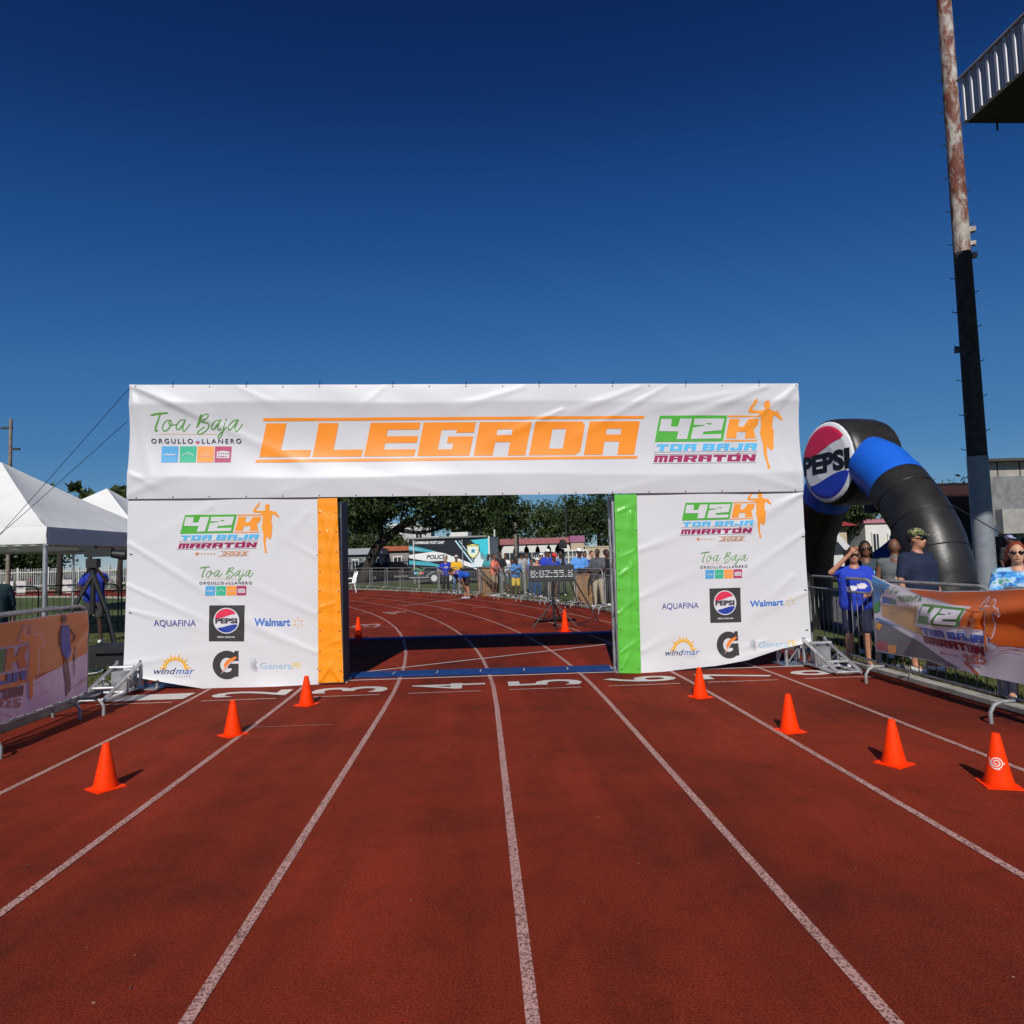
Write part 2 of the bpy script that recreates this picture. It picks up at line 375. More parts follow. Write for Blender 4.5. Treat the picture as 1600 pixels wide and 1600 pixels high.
# ================================================================ FINISH ARCH
YA = 9.22
M_vinyl = mat('white_vinyl', (.585, .59, .625), .42, spec=.45, bump=.06, bscale=14, trans=.06)
M_vinyl2 = mat('white_vinyl_panel', (.645, .65, .675), .45, spec=.4, bump=.08, bscale=11, trans=.06)
def ink(rgb): return mat('ink_%d_%d_%d' % rgb, lin(rgb), .4, spec=.45)
INK = dict(orange=ink((236, 138, 28)), orange2=ink((238, 150, 50)), green=ink((78, 168, 58)), cyan=ink((84, 178, 226)), wine=ink((150, 30, 82)), tgreen=ink((92, 150, 66)),
           dark=ink((62, 56, 66)), sq1=ink((80, 158, 208)), sq2=ink((58, 176, 138)), sq3=ink((240, 152, 72)), sq4=ink((172, 58, 96)), white=M_vinyl, white2=M_vinyl2,
           navy=ink((62, 60, 140)), blue=ink((40, 60, 150)), red=ink((214, 54, 84)), black=ink((58, 57, 58)), wal=ink((62, 112, 190)), spark=ink((226, 178, 104)), sun=ink((228, 172, 62)),
           wind=ink((62, 66, 108)), wind2=ink((70, 104, 170)), gen=ink((150, 190, 214)), gen2=ink((226, 196, 110)), grey=ink((150, 160, 170)), bolt=ink((232, 128, 52)), tan=ink((196, 130, 70)), line=ink((110, 84, 110)))
def folds_fn(lst):
    P = np.array([(PY(a, b_, YA)[[0, 2]], PY(c_, d_, YA)[[0, 2]]) for a, b_, c_, d_, w, h in lst]); Wd = np.array([f[4] for f in lst]); Am = np.array([f[5] for f in lst])
    D = P[:, 1]-P[:, 0]; LL = (D**2).sum(1)
    def f(x, z):
        q = np.array([x, z])-P[:, 0]; t = (q*D).sum(1)/LL; tc_ = np.clip(t, 0, 1); d = np.sqrt(((q-tc_[:, None]*D)**2).sum(1))
        s = (q[:, 0]*D[:, 1]-q[:, 1]*D[:, 0])/np.sqrt(LL); w = Wd*(.45+.9*tc_)
        return float((Am*np.exp(-(d/w)**2)*(1-.75*tc_)*(1-.5*s/w)).sum())
    return f
hf = folds_fn([(206, 604, 330, 650, .07, .035), (206, 604, 300, 622, .06, .02), (206, 604, 470, 725, .06, .022), (206, 604, 232, 740, .06, .02), (1243, 602, 1200, 650, .05, .025), (1243, 602, 1120, 700, .05, .02), (1195, 604, 1060, 655, .07, .026), (1195, 604, 1010, 640, .05, .018),
               (1000, 604, 860, 655, .06, .02), (1040, 604, 900, 680, .05, .016), (880, 640, 760, 690, .06, .014), (820, 604, 700, 640, .06, .012), (1250, 765, 1100, 720, .09, .016), (1252, 765, 1215, 690, .06, .016), (200, 776, 300, 735, .08, .018), (203, 740, 260, 770, .05, .015),
               (600, 604, 560, 640, .05, .008), (370, 604, 440, 640, .05, .01), (700, 772, 560, 745, .08, .01), (950, 770, 1090, 745, .08, .01), (420, 776, 520, 750, .07, .008)])
ZT = lambda X: 4.039+(X+4.593)*(3.911-4.039)/9.085
ZB = lambda X: 2.512+(X+4.62)*(2.399-2.512)/9.11
def header(px, py, off=0.):
    w = PY(px, py, YA); X, Z = w[0], w[2]; v = min(1, max(0, (Z-ZB(X))/(ZT(X)-ZB(X))))
    c1 = .175+.012*math.sin(X*1.3+1); c2 = .835+.010*math.sin(X*1.7); k = .019
    if v < c1: d = k*(v/c1)**.85
    elif v > c2: d = k*((1-v)/(1-c2))**.85
    else: q = (v-c1)/(c2-c1); d = k-4*.052*q*(1-q)*(1-.25*math.sin(X*.8+.5))
    d += hf(X, Z)*min(1, 6*v*(1-v)+.25)+.004*math.sin(5.1*X+3*Z)*math.sin(7*Z+X)
    return (X, YA-.03-d-off, Z)
pf = folds_fn([(200, 850, 480, 1030, .07, .022), (195, 915, 400, 1010, .05, .02), (200, 955, 330, 990, .05, .02), (196, 1040, 330, 1020, .06, .016), (494, 1020, 330, 950, .06, .02), (494, 960, 300, 870, .08, .014), (494, 870, 430, 830, .05, .012),
               (330, 790, 230, 840, .08, .012), (480, 800, 380, 900, .1, .01), (190, 1060, 300, 1074, .04, .02), (1253, 770, 1080, 870, .09, .024), (1253, 770, 1180, 800, .05, .022), (1258, 830, 1100, 940, .08, .018), (1000, 860, 1090, 830, .07, .02), (1002, 935, 1120, 880, .08, .016), (1262, 925, 1180, 960, .06, .018), (1268, 1003, 1120, 1035, .05, .028),
               (1003, 1020, 1060, 990, .07, .018), (1200, 1000, 1080, 1040, .06, .014), (1240, 900, 1130, 1000, .1, .014)])
def panel(px, py, off=0.):
    w = PY(px, py, YA); X, Z = w[0], w[2]
    d = .6*pf(X, Z)-.055*(1-Z/2.4)+.006*math.sin(3.1*X+2*Z)*math.sin(4.3*Z-X)-.02*math.sin(min(1, max(0, Z/2.45))*math.pi)
    if Z < .3: d += .05*max(0, 1-Z/.3)**2*(.5+.5*math.sin(4*X))
    return (X, YA-d-off, Z)
def sheet(name, top, bot, nu, nv, m, parent, surf):
    mb = MB(); lerp = lambda P, s: [np.interp(s, np.linspace(0, 1, len(P)), [p[k] for p in P]) for k in (0, 1)]
    for j in range(nv+1):
        for i in range(nu+1):
            a = lerp(top, i/nu); b_ = lerp(bot, i/nu); q = j/nv; mb.v.append(tuple(surf(a[0]+(b_[0]-a[0])*q, a[1]+(b_[1]-a[1])*q)))
    n = nu+1; mb.f = [(j*n+i, j*n+i+1, (j+1)*n+i+1, (j+1)*n+i) for j in range(nv) for i in range(nu)]; mb.mi = [0]*len(mb.f)
    return link(name, mb.mesh(name, True), m, parent)
arch = thing('finish_arch', 'wide white banner finish arch with orange and green inner posts across the red track', 'finish arch', (0, 9.3, 0))
arch_inv = Matrix.Translation((0, -9.3, 0))
def hung(o): o.matrix_parent_inverse = arch_inv; return o
hb = hung(sheet('header_banner', [(205, 602), (465, 602), (725, 601), (985, 600.5), (1245, 600)], [(200, 780), (460, 777.5), (725, 774.5), (990, 771), (1254, 768)], 330, 64, M_vinyl, arch, header))
lp = hung(sheet('side_panel', [(200.5, 775), (350, 774), (496, 772.5)], [(189, 1052), (215, 1060), (262, 1068), (325, 1079), (410, 1080), (496, 1074)], 110, 100, M_vinyl2, arch, panel))
rp = hung(sheet('side_panel', [(995, 766), (1120, 764.5), (1253.5, 763)], [(1002, 1055), (1060, 1048), (1120, 1041), (1170, 1032), (1225, 1014), (1271, 1004)], 100, 100, M_vinyl2, arch, panel))
lp['label'] = 'white panel with sponsor logos beside the orange strip'; rp['label'] = 'white panel with sponsor logos beside the green strip'
of = folds_fn([(500, 800, 528, 880, .03, .018), (528, 800, 505, 900, .03, .016), (512, 830, 516, 1040, .025, .02), (500, 1065, 520, 1035, .03, .03), (534, 1065, 518, 1040, .03, .03), (500, 950, 530, 940, .025, .016), (530, 1000, 503, 1010, .02, .014),
               (965, 800, 992, 790, .03, .02), (985, 800, 982, 835, .035, .035), (968, 900, 995, 880, .03, .02), (966, 960, 998, 930, .03, .016), (985, 880, 980, 1000, .03, .02), (970, 1020, 998, 1000, .025, .02), (972, 1045, 990, 1010, .02, .018), (992, 860, 970, 870, .02, .015)])
def postp(px, py, off=0.):
    w = PY(px, py, YA); return (w[0], YA-.012-of(w[0], w[2])-.004*math.sin(23*w[2]+5*w[0])*math.sin(9*w[2])-off, w[2])
op = hung(sheet('post_cover', [(496.6, 778), (527, 777)], [(497.5, 1067), (537, 1065.5)], 16, 120, mat('orange_vinyl', lin((240, 146, 26)), .33, spec=.5, bump=.1, bscale=18), arch, postp))
gp = hung(sheet('post_cover', [(959.5, 772.5), (994.2, 771.8)], [(967, 1051.5), (1001.5, 1052)], 16, 120, mat('green_vinyl', lin((92, 182, 62)), .33, spec=.5, bump=.1, bscale=18), arch, postp))
op['label'] = 'orange vinyl cover on the inner left post'; gp['label'] = 'green vinyl cover on the inner right post'

# ---- block letters on a unit box (y down)
GL = dict(
 L=[[(0, 0), (.4, 0), (.4, .79), (1, .79), (1, 1), (0, 1)]], E=[[(0, 0), (1, 0), (1, .21), (.37, .21), (.37, .4), (1, .4), (1, .6), (.37, .6), (.37, .79), (1, .79), (1, 1), (0, 1)]],
 G=[[(0, 0), (1, 0), (1, .31), (.66, .31), (.66, .22), (.37, .22), (.37, .8), (.64, .8), (.64, .62), (.52, .62), (.52, .42), (1, .42), (1, 1), (0, 1)]],
 A=[[(0, 0), (1, 0), (1, 1), (.66, 1), (.66, .6), (.37, .6), (.37, 1), (0, 1)], [(.37, .22), (.66, .22), (.66, .39), (.37, .39)]],
 D=[[(0, 0), (.93, 0), (1, .1), (1, .9), (.9, 1), (0, 1)], [(.37, .22), (.64, .22), (.64, .8), (.37, .8)]], O=[[(0, 0), (1, 0), (1, 1), (0, 1)], [(.34, .26), (.66, .26), (.66, .74), (.34, .74)]],
 T=[[(0, 0), (1, 0), (1, .3), (.68, .3), (.68, 1), (.32, 1), (.32, .3), (0, .3)]], B=[[(0, 0), (.92, 0), (1, .15), (.93, .48), (1, .6), (1, .9), (.9, 1), (0, 1)], [(.36, .22), (.64, .22), (.64, .4), (.36, .4)], [(.36, .6), (.64, .6), (.64, .79), (.36, .79)]],
 J=[[(.62, 0), (1, 0), (1, 1), (0, 1), (0, .58), (.34, .58), (.34, .74), (.62, .74)]], M=[[(0, 0), (1, 0), (1, 1), (.74, 1), (.74, .28), (.63, .28), (.63, 1), (.37, 1), (.37, .28), (.26, .28), (.26, 1), (0, 1)]],
 R=[[(0, 0), (1, 0), (1, .5), (.85, .62), (1, 1), (.66, 1), (.52, .66), (.36, .66), (.36, 1), (0, 1)], [(.36, .24), (.66, .24), (.66, .44), (.36, .44)]], N=[[(0, 0), (.36, 0), (.66, .5), (.66, 0), (1, 0), (1, 1), (.66, 1), (.36, .5), (.36, 1), (0, 1)]])
def glyph(ch, tl, tr_, bl, br):
    a = rings(*GL[ch]); u = a[..., :1]; v = a[..., 1:]; q = [np.array(p) for p in (tl, tr_, bl, br)]
    return (1-u)*(1-v)*q[0]+u*(1-v)*q[1]+(1-u)*v*q[2]+u*v*q[3]
def word(s, x0, y0, x1, y1, lean, slope=0., gap=.1):
    n = sum(1 if c != ' ' else .35 for c in s); cw = (x1-x0-lean)/(n-gap*0); x = x0; o = []
    for c in s:
        w = cw*(1 if c != ' ' else .35)
        if c != ' ':
            w2 = w*(1-gap); ys = slope*(x-x0); o.append(glyph(c, (x+lean, y0+ys), (x+lean+w2, y0+ys), (x, y1+ys), (x+w2, y1+ys)))
        x += w
    return cat(*o)
yT = lambda x: 661.5-(x-416)*.0051
yB = lambda x: 714.3-(x-405)*.0062
for ch, a, b_, c_, d_ in [('L', 416, 495, 405, 483.5), ('L', 498, 576, 488, 565), ('E', 579.5, 657, 568.5, 647.5), ('G', 662, 743.7, 652, 733.5), ('A', 749.7, 830.5, 740, 820.6), ('D', 836.5, 914.5, 826.2, 905.5), ('A', 921, 999.4, 911.6, 990.7)]:
    printed('letter', glyph(ch, (a, yT(a)), (b_, yT(b_)), (c_, yB(c_)), (d_, yB(d_))), INK['orange'], hb, header)
for q in ([(412, 653.6), (1006.5, 650.4), (1005.7, 654.8), (411, 658.2)], [(400.5, 718.2), (996, 712.6), (995, 717), (399, 723)]): printed('stripe', rings(q), INK['orange'], hb, header)
# ---- race logo traced in the header's pixels
z5 = lambda pts: [tuple(p) for p in zoomed(pts, 980, 590, 5.3333)]
RUN = z5([(1075, 170), (1068, 195), (1075, 205), (1055, 235), (1030, 265), (1050, 275), (1100, 277), (1135, 272), (1140, 258), (1130, 245), (1130, 222), (1140, 203), (1158, 197), (1175, 205), (1182, 230), (1178, 255), (1172, 268), (1200, 275), (1225, 287), (1245, 290), (1235, 279), (1252, 285), (1264, 305), (1295, 348), (1285, 358), (1255, 337), (1225, 315), (1212, 330), (1210, 400), (1212, 425), (1225, 440), (1222, 520), (1220, 590), (1205, 607), (1185, 595), (1172, 570), (1165, 590), (1162, 640), (1170, 700), (1186, 757), (1160, 765), (1157, 720), (1140, 650), (1132, 590), (1135, 560), (1118, 500), (1108, 450), (1115, 420), (1112, 350), (1105, 318), (1080, 300), (1020, 297), (1003, 285), (1010, 258), (1035, 225), (1050, 195)])
LOGO = dict(
 green=cat(rings(z5([(268, 320), (830, 318), (798, 530), (228, 537)]))),
 white=cat(rings(z5([(280, 347), (368, 347), (362, 410), (418, 410), (438, 345), (535, 345), (497, 512), (410, 514), (425, 450), (264, 448)])), rings(z5([(555, 345), (806, 343), (784, 440), (632, 452), (628, 475), (784, 470), (778, 508), (527, 512), (547, 418), (640, 404), (646, 384), (700, 381), (694, 398), (551, 396)]))),
 orange2=cat(rings(z5([(837, 318), (1105, 318), (1103, 330), (834, 332)])), rings(z5([(806, 520), (1084, 515), (1082, 528), (803, 532)])), rings(z5([(850, 345), (935, 345), (923, 408), (968, 408), (1008, 345), (1095, 343), (1086, 398), (1055, 425), (1072, 503), (980, 505), (988, 452), (915, 452), (905, 505), (820, 506)])), rings(RUN)),
 cyan=word('TOA BAJA', *z5([(232, 556)])[0], *z5([(1100, 613)])[0], 2.6, -.012, .12),
 wine=cat(word('MARATON', *z5([(216, 650)])[0], *z5([(1085, 707)])[0], 2.6, -.012, .1), rings(z5([(905, 640), (925, 640), (945, 625), (922, 627)]))),
 line=cat(*[rings(z5(q)) for q in ([(218, 622), (1084, 612), (1084, 614.5), (218, 624.5)], [(222, 641), (1080, 632), (1080, 634.5), (222, 643.5)], [(206, 717), (1070, 708), (1070, 711), (206, 720)])]))
def star(cx, cy, r): return rings([(cx+(r if i % 2 == 0 else r*.42)*math.sin(i*math.pi/5), cy-(r if i % 2 == 0 else r*.42)*math.cos(i*math.pi/5)) for i in range(10)])
LOGO2 = dict(LOGO); fx, fy = z5([(430, 770)])[0]
LOGO2['tan'] = cat(star(fx, fy, 5.5), *[star(fx+9+i*6.6, fy+.3, 2.3) for i in range(5)], text('2025', fx+48, fy-3.8, fx+103, fy+3.6, .02, .25), *[rings(q) for q in ([(fx+45, fy-5.6), (fx+107, fy-6.3), (fx+107, fy-5.6), (fx+45, fy-4.9)], [(fx+43, fy+5), (fx+105, fy+4.3), (fx+105, fy+5), (fx+43, fy+5.7)])])
SRC = [z5([(268, 320)])[0], z5([(830, 318)])[0], z5([(228, 537)])[0]]
OFF = dict(white=.0085, w_disc=.0055, red=.007, blue=.007, dark=.0085, bolt=.0065)
def place(art, parent, surf, src=None, dst=None, white='white', name='logo_print', L=9.):
    for k, a in art.items():
        q = aff(a, src, dst) if src else a
        printed(name, q, INK[white if k == 'white' else k], parent, surf, OFF.get(k, .004), L)
place(LOGO, hb, header)
place(LOGO2, lp, panel, SRC, [(288.8, 804.5), (369.8, 803.8), (280.6, 833.9)], 'white2')
place(LOGO2, rp, panel, SRC, [(1071.2, 785.6), (1144.9, 784.4), (1065.8, 813.2)], 'white2')
# ---- town logo: brush lettering, motto and four squares
z8 = lambda pts: [tuple(p) for p in zoomed(pts, 220, 630, 8.8889)]
BR = [([(148, 172), (260, 152), (390, 140)], 28), ([(285, 155), (240, 260), (205, 350), (212, 388), (240, 368)], 24), ([(422, 240), (360, 248), (308, 320), (312, 378), (352, 382), (405, 330), (432, 270), (412, 238), (398, 298), (480, 300), (520, 280)], 17),
      ([(605, 232), (552, 240), (498, 310), (500, 362), (532, 360), (590, 290), (625, 226), (582, 335), (590, 386), (622, 368), (688, 288)], 18), ([(860, 158), (825, 240), (776, 335)], 32), ([(820, 225), (900, 165), (946, 163), (932, 208), (848, 258), (928, 276), (946, 318), (900, 380), (820, 428), (782, 415), (810, 378), (885, 325)], 17),
      ([(1092, 238), (1040, 250), (983, 320), (988, 362), (1022, 350), (1080, 280), (1115, 226), (1070, 338), (1085, 374), (1120, 345)], 18), ([(1172, 268), (1135, 400), (1102, 470), (1072, 476), (1080, 438), (1135, 388), (1200, 325)], 18), ([(1335, 234), (1280, 250), (1220, 320), (1224, 368), (1262, 350), (1320, 280), (1355, 226), (1310, 338), (1325, 392), (1362, 362), (1414, 288)], 18)]
tri8 = lambda a: zoomed(a, 220, 630, 8.8889)
TOWN = dict(tgreen=cat(*[tri8(stroke(p, w)) for p, w in BR], tri8(rings(circ(1188, 228, 13, n=12)))), dark=cat(text('ORGULLO', *z8([(145, 492)])[0], *z8([(722, 558)])[0], .012, 0, 1.4), text('LLANERO', *z8([(845, 492)])[0], *z8([(1395, 558)])[0], .012, 0, 1.4)),
            sun=rings(z8([(260, 425), (1050, 427), (1050, 432), (260, 429)])), gen=rings(z8([(785, 494), (818, 530), (785, 530), (752, 530)])), red=rings(z8([(752, 534), (818, 534), (785, 566)])))
for i, x in enumerate((290, 542, 786, 1028)): TOWN['sq%d' % (i+1)] = rings(z8([(x, 598), (x+230, 598), (x+226, 823), (x-1, 823)]))
TOWN['white'] = cat(tri8(stroke([(320, 712), (345, 722), (370, 708), (395, 722), (420, 708), (445, 722), (470, 708), (492, 714)], 16)), tri8(stroke([(578, 735), (615, 700), (632, 712), (660, 682), (690, 715), (704, 700), (735, 735)], 12, 1)), tri8(stroke([(822, 735), (980, 735)], 6)), tri8(stroke([(850, 722), (900, 690), (950, 722)], 6)),
                    rings(z8([(1058, 672), (1145, 660), (1232, 672), (1232, 765), (1058, 765)]), *[z8([(x, 690), (x+16, 690), (x+16, 712), (x, 712)]) for x in (1080, 1112, 1144, 1176, 1206)], *[z8([(x, 732), (x+20, 732), (x+20, 752), (x, 752)]) for x in (1076, 1110, 1144, 1178)]))
TS = [z8([(290, 598)])[0], z8([(1254, 598)])[0], z8([(290, 823)])[0]]
place(TOWN, hb, header)
place(TOWN, lp, panel, TS, [(319.3, 915.9), (383, 915.6), (318.9, 930.8)], 'white2', L=6)
place(TOWN, rp, panel, TS, [(1103.9, 890.6), (1160.9, 889.4), (1103.7, 904.4)], 'white2', L=6)
# ---- sponsor prints, traced on the left panel (zoom origin 180,900, x4) and carried to the right one
tri4 = lambda a: zoomed(a, 180, 900, 4.)
def globe(cx, cy, r):
    top = [(x, cy-.34*r-.16*r*math.sin((x-cx)/r*2.2)) for x in np.linspace(cx-.92*r, cx+.92*r, 14)]
    bot = [(x, cy+.42*r-.13*r*math.sin((x-cx)/r*2.2)) for x in np.linspace(cx-.9*r, cx+.9*r, 14)]
    def clip(pts, up):
        k = .92*r; f = [p for p in pts if (p[0]-cx)**2+(p[1]-cy)**2 <= k*k*1.001]
        a0 = math.atan2(f[0][1]-cy, f[0][0]-cx); a1 = math.atan2(f[-1][1]-cy, f[-1][0]-cx)
        if up:
            a0 = a0 if a0 < 0 else a0-2*math.pi
            arc = [(cx+k*math.cos(a), cy+k*math.sin(a)) for a in np.linspace(a1 if a1 < 0 else a1, a0, 20)]
        else:
            a1 = a1 if a1 > 0 else a1; arc = [(cx+k*math.cos(a), cy+k*math.sin(a)) for a in np.linspace(a1, a0, 20)]
        return rings(f+arc)
    return clip(top, True), clip(bot, False)
gt, gbm = globe(687, 281, 81)
sunrays = []
for i in range(11):
    a = math.pi+.1+i*(math.pi-.2)/10; c_, s_ = math.cos(a), math.sin(a); r1, r2 = 70, (104 if i % 2 == 0 else 90)
    sunrays.append(rings([(362+r1*math.cos(a-.13), 588+r1*math.sin(a-.13)), (362+r2*c_, 588+r2*s_), (362+r1*math.cos(a+.13), 588+r1*math.sin(a+.13))]))
def spark(cx, cy, r0_, r1_, w, n, a0=math.pi/2, tot=2*math.pi): return cat(*[stroke([(cx+r0_*math.cos(a), cy+r0_*math.sin(a)), (cx+r1_*math.cos(a), cy+r1_*math.sin(a))], w, 1) for a in [a0+tot*i/n for i in range(n)]])
Gx, Gy, Gr = 688, 560, 90
gring = circ(Gx, Gy, Gr, Gr, 30, math.radians(-52), math.radians(-308))
gin = circ(Gx, Gy, 44, 46, 24, math.radians(-308+8), math.radians(-52-8))
gpoly = [(736, 472), (762, 470), (762, 534), (718, 534)]+circ(Gx, Gy, 42, 46, 24, math.radians(-45), math.radians(-315))[::1]+[(718, 606), (718, 580), (690, 580), (690, 552), (762, 552), (762, 632)]+circ(Gx, Gy, Gr, Gr, 34, math.radians(55), math.radians(302))
SPON = dict(black=cat(rings([(579, 185), (801, 184), (798, 411), (576, 411)]), rings(gpoly)), navy=text('AQUAFINA', 230, 276, 496, 324, .004), w_disc=rings(circ(687, 281, 81)),
            red=gt, blue=gbm, dark=text('PEPSI', 617, 265, 755, 299, .05), wal=text('Walmart', 861, 266, 1087, 316, .03), spark=spark(1135, 293, 14, 36, 8, 6),
            sun=cat(rings(circ(362, 588, 72, 72, 24, math.pi, 2*math.pi)+circ(362, 588, 58, 58, 24, 2*math.pi, math.pi)), *sunrays), wind=text('wInd', 230, 578, 368, 618, .008, .3), wind2=text('mar', 366, 590, 484, 618, .004, .3), grey=cat(text('HOME', 362, 627, 460, 638, .0, 0, 1.5), spark(880, 560, 12, 46, 6, 9, math.pi*.55, math.pi*.95)),
            gen=text('Genera', 898, 545, 1098, 584, .004), gen2=text('PR', 1100, 545, 1157, 582, .008), bolt=rings([(650, 618), (676, 576), (668, 560), (690, 528), (740, 506), (755, 512), (715, 545)]), white=text('ZERO AZUCAR', 628, 379, 742, 389, .03))
SPON['white'] = cat(SPON['white'], rings([(648, 622), (722, 528), (716, 545), (754, 508), (700, 562), (692, 576)]))
INK['w_disc'] = mat('logo_white', (.62, .62, .65), .42)
SPON = {k: tri4(v) for k, v in SPON.items()}
place(SPON, lp, panel, None, None, 'white2', 'sponsor_print')
z47 = lambda x, y: (960+x/4.7059, 760+y/4.7059)
SS = [tuple(p) for p in zoomed([(579, 185), (801, 184), (576, 411)], 180, 900, 4.)]; SD = [z47(707, 752), z47(935, 746), z47(717, 1008)]
def part_of(keys, box): return {k: np.array([t for t in SPON[k] if box[0] <= (t[:, 0].mean()-180)*4 <= box[2] and box[1] <= (t[:, 1].mean()-900)*4 <= box[3]]) for k in keys}
def carry(keys, box, dst):        # box of the left-panel print -> box on the right panel (zoom 4.706 pixels)
    s = [(180+box[0]/4, 900+box[1]/4), (180+box[2]/4, 900+box[1]/4), (180+box[0]/4, 900+box[3]/4)]
    place({k: v for k, v in part_of(keys, (box[0]-14, box[1]-14, box[2]+14, box[3]+14)).items() if len(v)}, rp, panel, s, [z47(*d) for d in dst], 'white2', 'sponsor_print')
carry(['black', 'w_disc', 'red', 'blue', 'dark', 'white'], (579, 185, 801, 411), [(707, 752), (935, 746), (718, 1006)])
carry(['navy'], (230, 276, 496, 324), [(356, 862), (628, 853), (356, 914)])
carry(['wal', 'spark'], (861, 266, 1171, 330), [(1006, 842), (1345, 822), (1006, 904)])
carry(['wind', 'wind2', 'grey', 'sun'], (230, 484, 484, 618), [(382, 1098), (636, 1092), (382, 1250)])
carry(['black', 'bolt', 'white'], (598, 470, 762, 650), [(755, 1074), (915, 1066), (768, 1272)])
carry(['gen', 'gen2', 'grey'], (834, 545, 1157, 584), [(1003, 1152), (1348, 1132), (1006, 1196)])

# ---- truss work behind the banners
M_alu = mat('truss_aluminium', (.55, .55, .56), .38, metal=.75, noise=.3, nscale=9)
M_tie = cm((28, 28, 30), .6)
def truss(cx, z0, z1, w=.27):
    y0 = YA+.12; cs = [(cx-w/2, y0), (cx+w/2, y0), (cx+w/2, y0+w), (cx-w/2, y0+w)]
    for x, y in cs: hung(obj('truss_chord', MB().tube([(x, y, z0), (x, y, z1)], .025, 10), M_alu, arch, True))
    mb = MB(); n = int((z1-z0)/.3)
    for k in range(n):
        a, b_ = z0+(z1-z0)*k/n, z0+(z1-z0)*(k+1)/n
        for i in range(4):
            p, q = cs[i], cs[(i+1) % 4]
            if k % 2: p, q = q, p
            mb.tube([(*p, a), (*q, b_)], .011, 6)
    hung(obj('truss_lattice', mb, M_alu, arch, True))
    hung(obj('base_plate', MB().box((cx, y0+w/2, .012), (w+.12, w+.12, .02)), M_alu, arch))
for cx in (-4.42, -1.99, 1.99, 4.32): truss(cx, .025, 2.42)
for y in (YA+.03, YA+.36):
    for z in (2.72, 3.72): hung(obj('truss_chord', MB().tube([(-4.5, y, z+.05), (4.42, y, z-.05)], .025, 10), M_alu, arch, True))
mb = MB()
for k in range(30):
    x = -4.5+.297*k; a, b_ = (2.77, 3.77) if k % 2 else (3.77, 2.77)
    dz = -.011*(x+4.5)
    mb.tube([(x, YA+.36, a+dz), (x+.297, YA+.36, b_+dz)], .011, 6); mb.tube([(x, YA+.03, a+dz), (x, YA+.36, a+dz)], .011, 6)
    mb.tube([(x, YA+.03, b_+dz), (x+.297, YA+.36, b_+dz)], .011, 6)
for x in (-4.5, 4.42): mb.tube([(x, YA+.1, 2.4), (x, YA+.1, 3.9)], .02, 6); mb.tube([(x, YA+.33, 2.4), (x, YA+.33, 3.8)], .02, 6)
hung(obj('truss_lattice', mb, M_alu, arch, True))
for sgn, xo in ((-1, -4.62), (1, 4.56)):          # outriggers reaching towards the camera
    mb = MB(); w = .15
    for s in (-1, 1):
        x = xo+s*w; xe = x+.05*sgn
        mb.tube([(x, YA+.06, .36), (xe, 8.5, .045)], .024, 8); mb.tube([(x, YA+.06, .045), (xe, 8.5, .04)], .024, 8); mb.tube([(x, YA+.06, .03), (x, YA+.06, .4)], .024, 8)
        mb.tube([(x, 8.95, .04), (x, 8.95, .2)], .014, 6); mb.tube([(x, YA+.02, .06), (x, 8.95, .22)], .012, 6)
    for y, z in ((8.5, .045), (8.75, .14), (8.95, .05), (YA-.06, .33), (YA-.05, .06), (9.1, .05)): mb.tube([(xo-w+.03*sgn, y, z), (xo+w+.03*sgn, y, z)], .02, 8)
    mb.box((xo, YA-.1, .16), (.2, .16, .26))
    hung(obj('outrigger', mb, M_alu, arch, True))
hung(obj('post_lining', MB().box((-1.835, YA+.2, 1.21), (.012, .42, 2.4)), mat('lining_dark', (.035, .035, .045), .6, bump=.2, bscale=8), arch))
# eyelets and cable ties along the hems
ey = MB().lathe([(.004, 0), (.010, .002), (.010, .003), (.004, .004)], 8).mesh('eyelet', True); ey.materials.append(mat('eyelet_metal', (.3, .28, .25), .35, metal=.9))
tie = MB().tube([(0, 0, 0), (.01, -.012, .02), (.006, .02, .05)], .005, 5).mesh('cable_tie'); tie.materials.append(M_tie)
Rx = Matrix.Rotation(math.pi/2, 4, 'X')
def stud(me, name, px, py, surf, rot=None):
    o = bpy.data.objects.new(name, me); COL.objects.link(o); o.parent = arch; o.matrix_parent_inverse = arch_inv; p = surf(px, py, .003)
    o.matrix_basis = Matrix.Translation(p)@(rot if rot is not None else Rx)
for i in range(19):
    x = 215+i*57.0; stud(ey, 'eyelet', x, 605.3-.002*(x-205), header); stud(ey, 'eyelet', x, 777.6-.0113*(x-205), header)
    if i % 2: stud(tie, 'cable_tie', x, 602.5-.002*(x-205), header, Matrix())
for k in range(9):
    y = 800+k*31
    for x in (500.3, 524+(y-778)*.034): stud(ey, 'eyelet', x, y, postp)
    for x in (963+(y-772)*.027, 991+(y-772)*.025): stud(ey, 'eyelet', x, y-3, postp)
for x, y in ((200.5, 865), (198.5, 957), (494, 867), (495, 958), (494, 1045), (997, 844), (998, 930), (1002, 1020), (1258, 838), (1263, 923), (1266, 985), (1251, 764)):
    stud(tie, 'cable_tie', x, y, panel, Matrix.Rotation(random.uniform(-.5, .5)+(1.57 if x < 700 else -1.57), 4, 'Y'))
# guy lines from the upper left corner
for a in ((204, 604), (199, 658)):
    p = Vector(PY(*a, YA)); m_ = Vector(PY(-4, 836, 10.4)); q = p+(m_-p)*(p.z/(p.z-m_.z))
    tag(obj('guy_line', MB().tube([p+(q-p)*s_-Vector((0, 0, .12*s_*(1-s_))) for s_ in np.linspace(0, 1, 10)], .0042, 5), cm((40, 46, 60), .6)), 'dark guy line from the %s of the white banner' % ('top left corner' if a[1] < 620 else 'left edge'), 'rope')

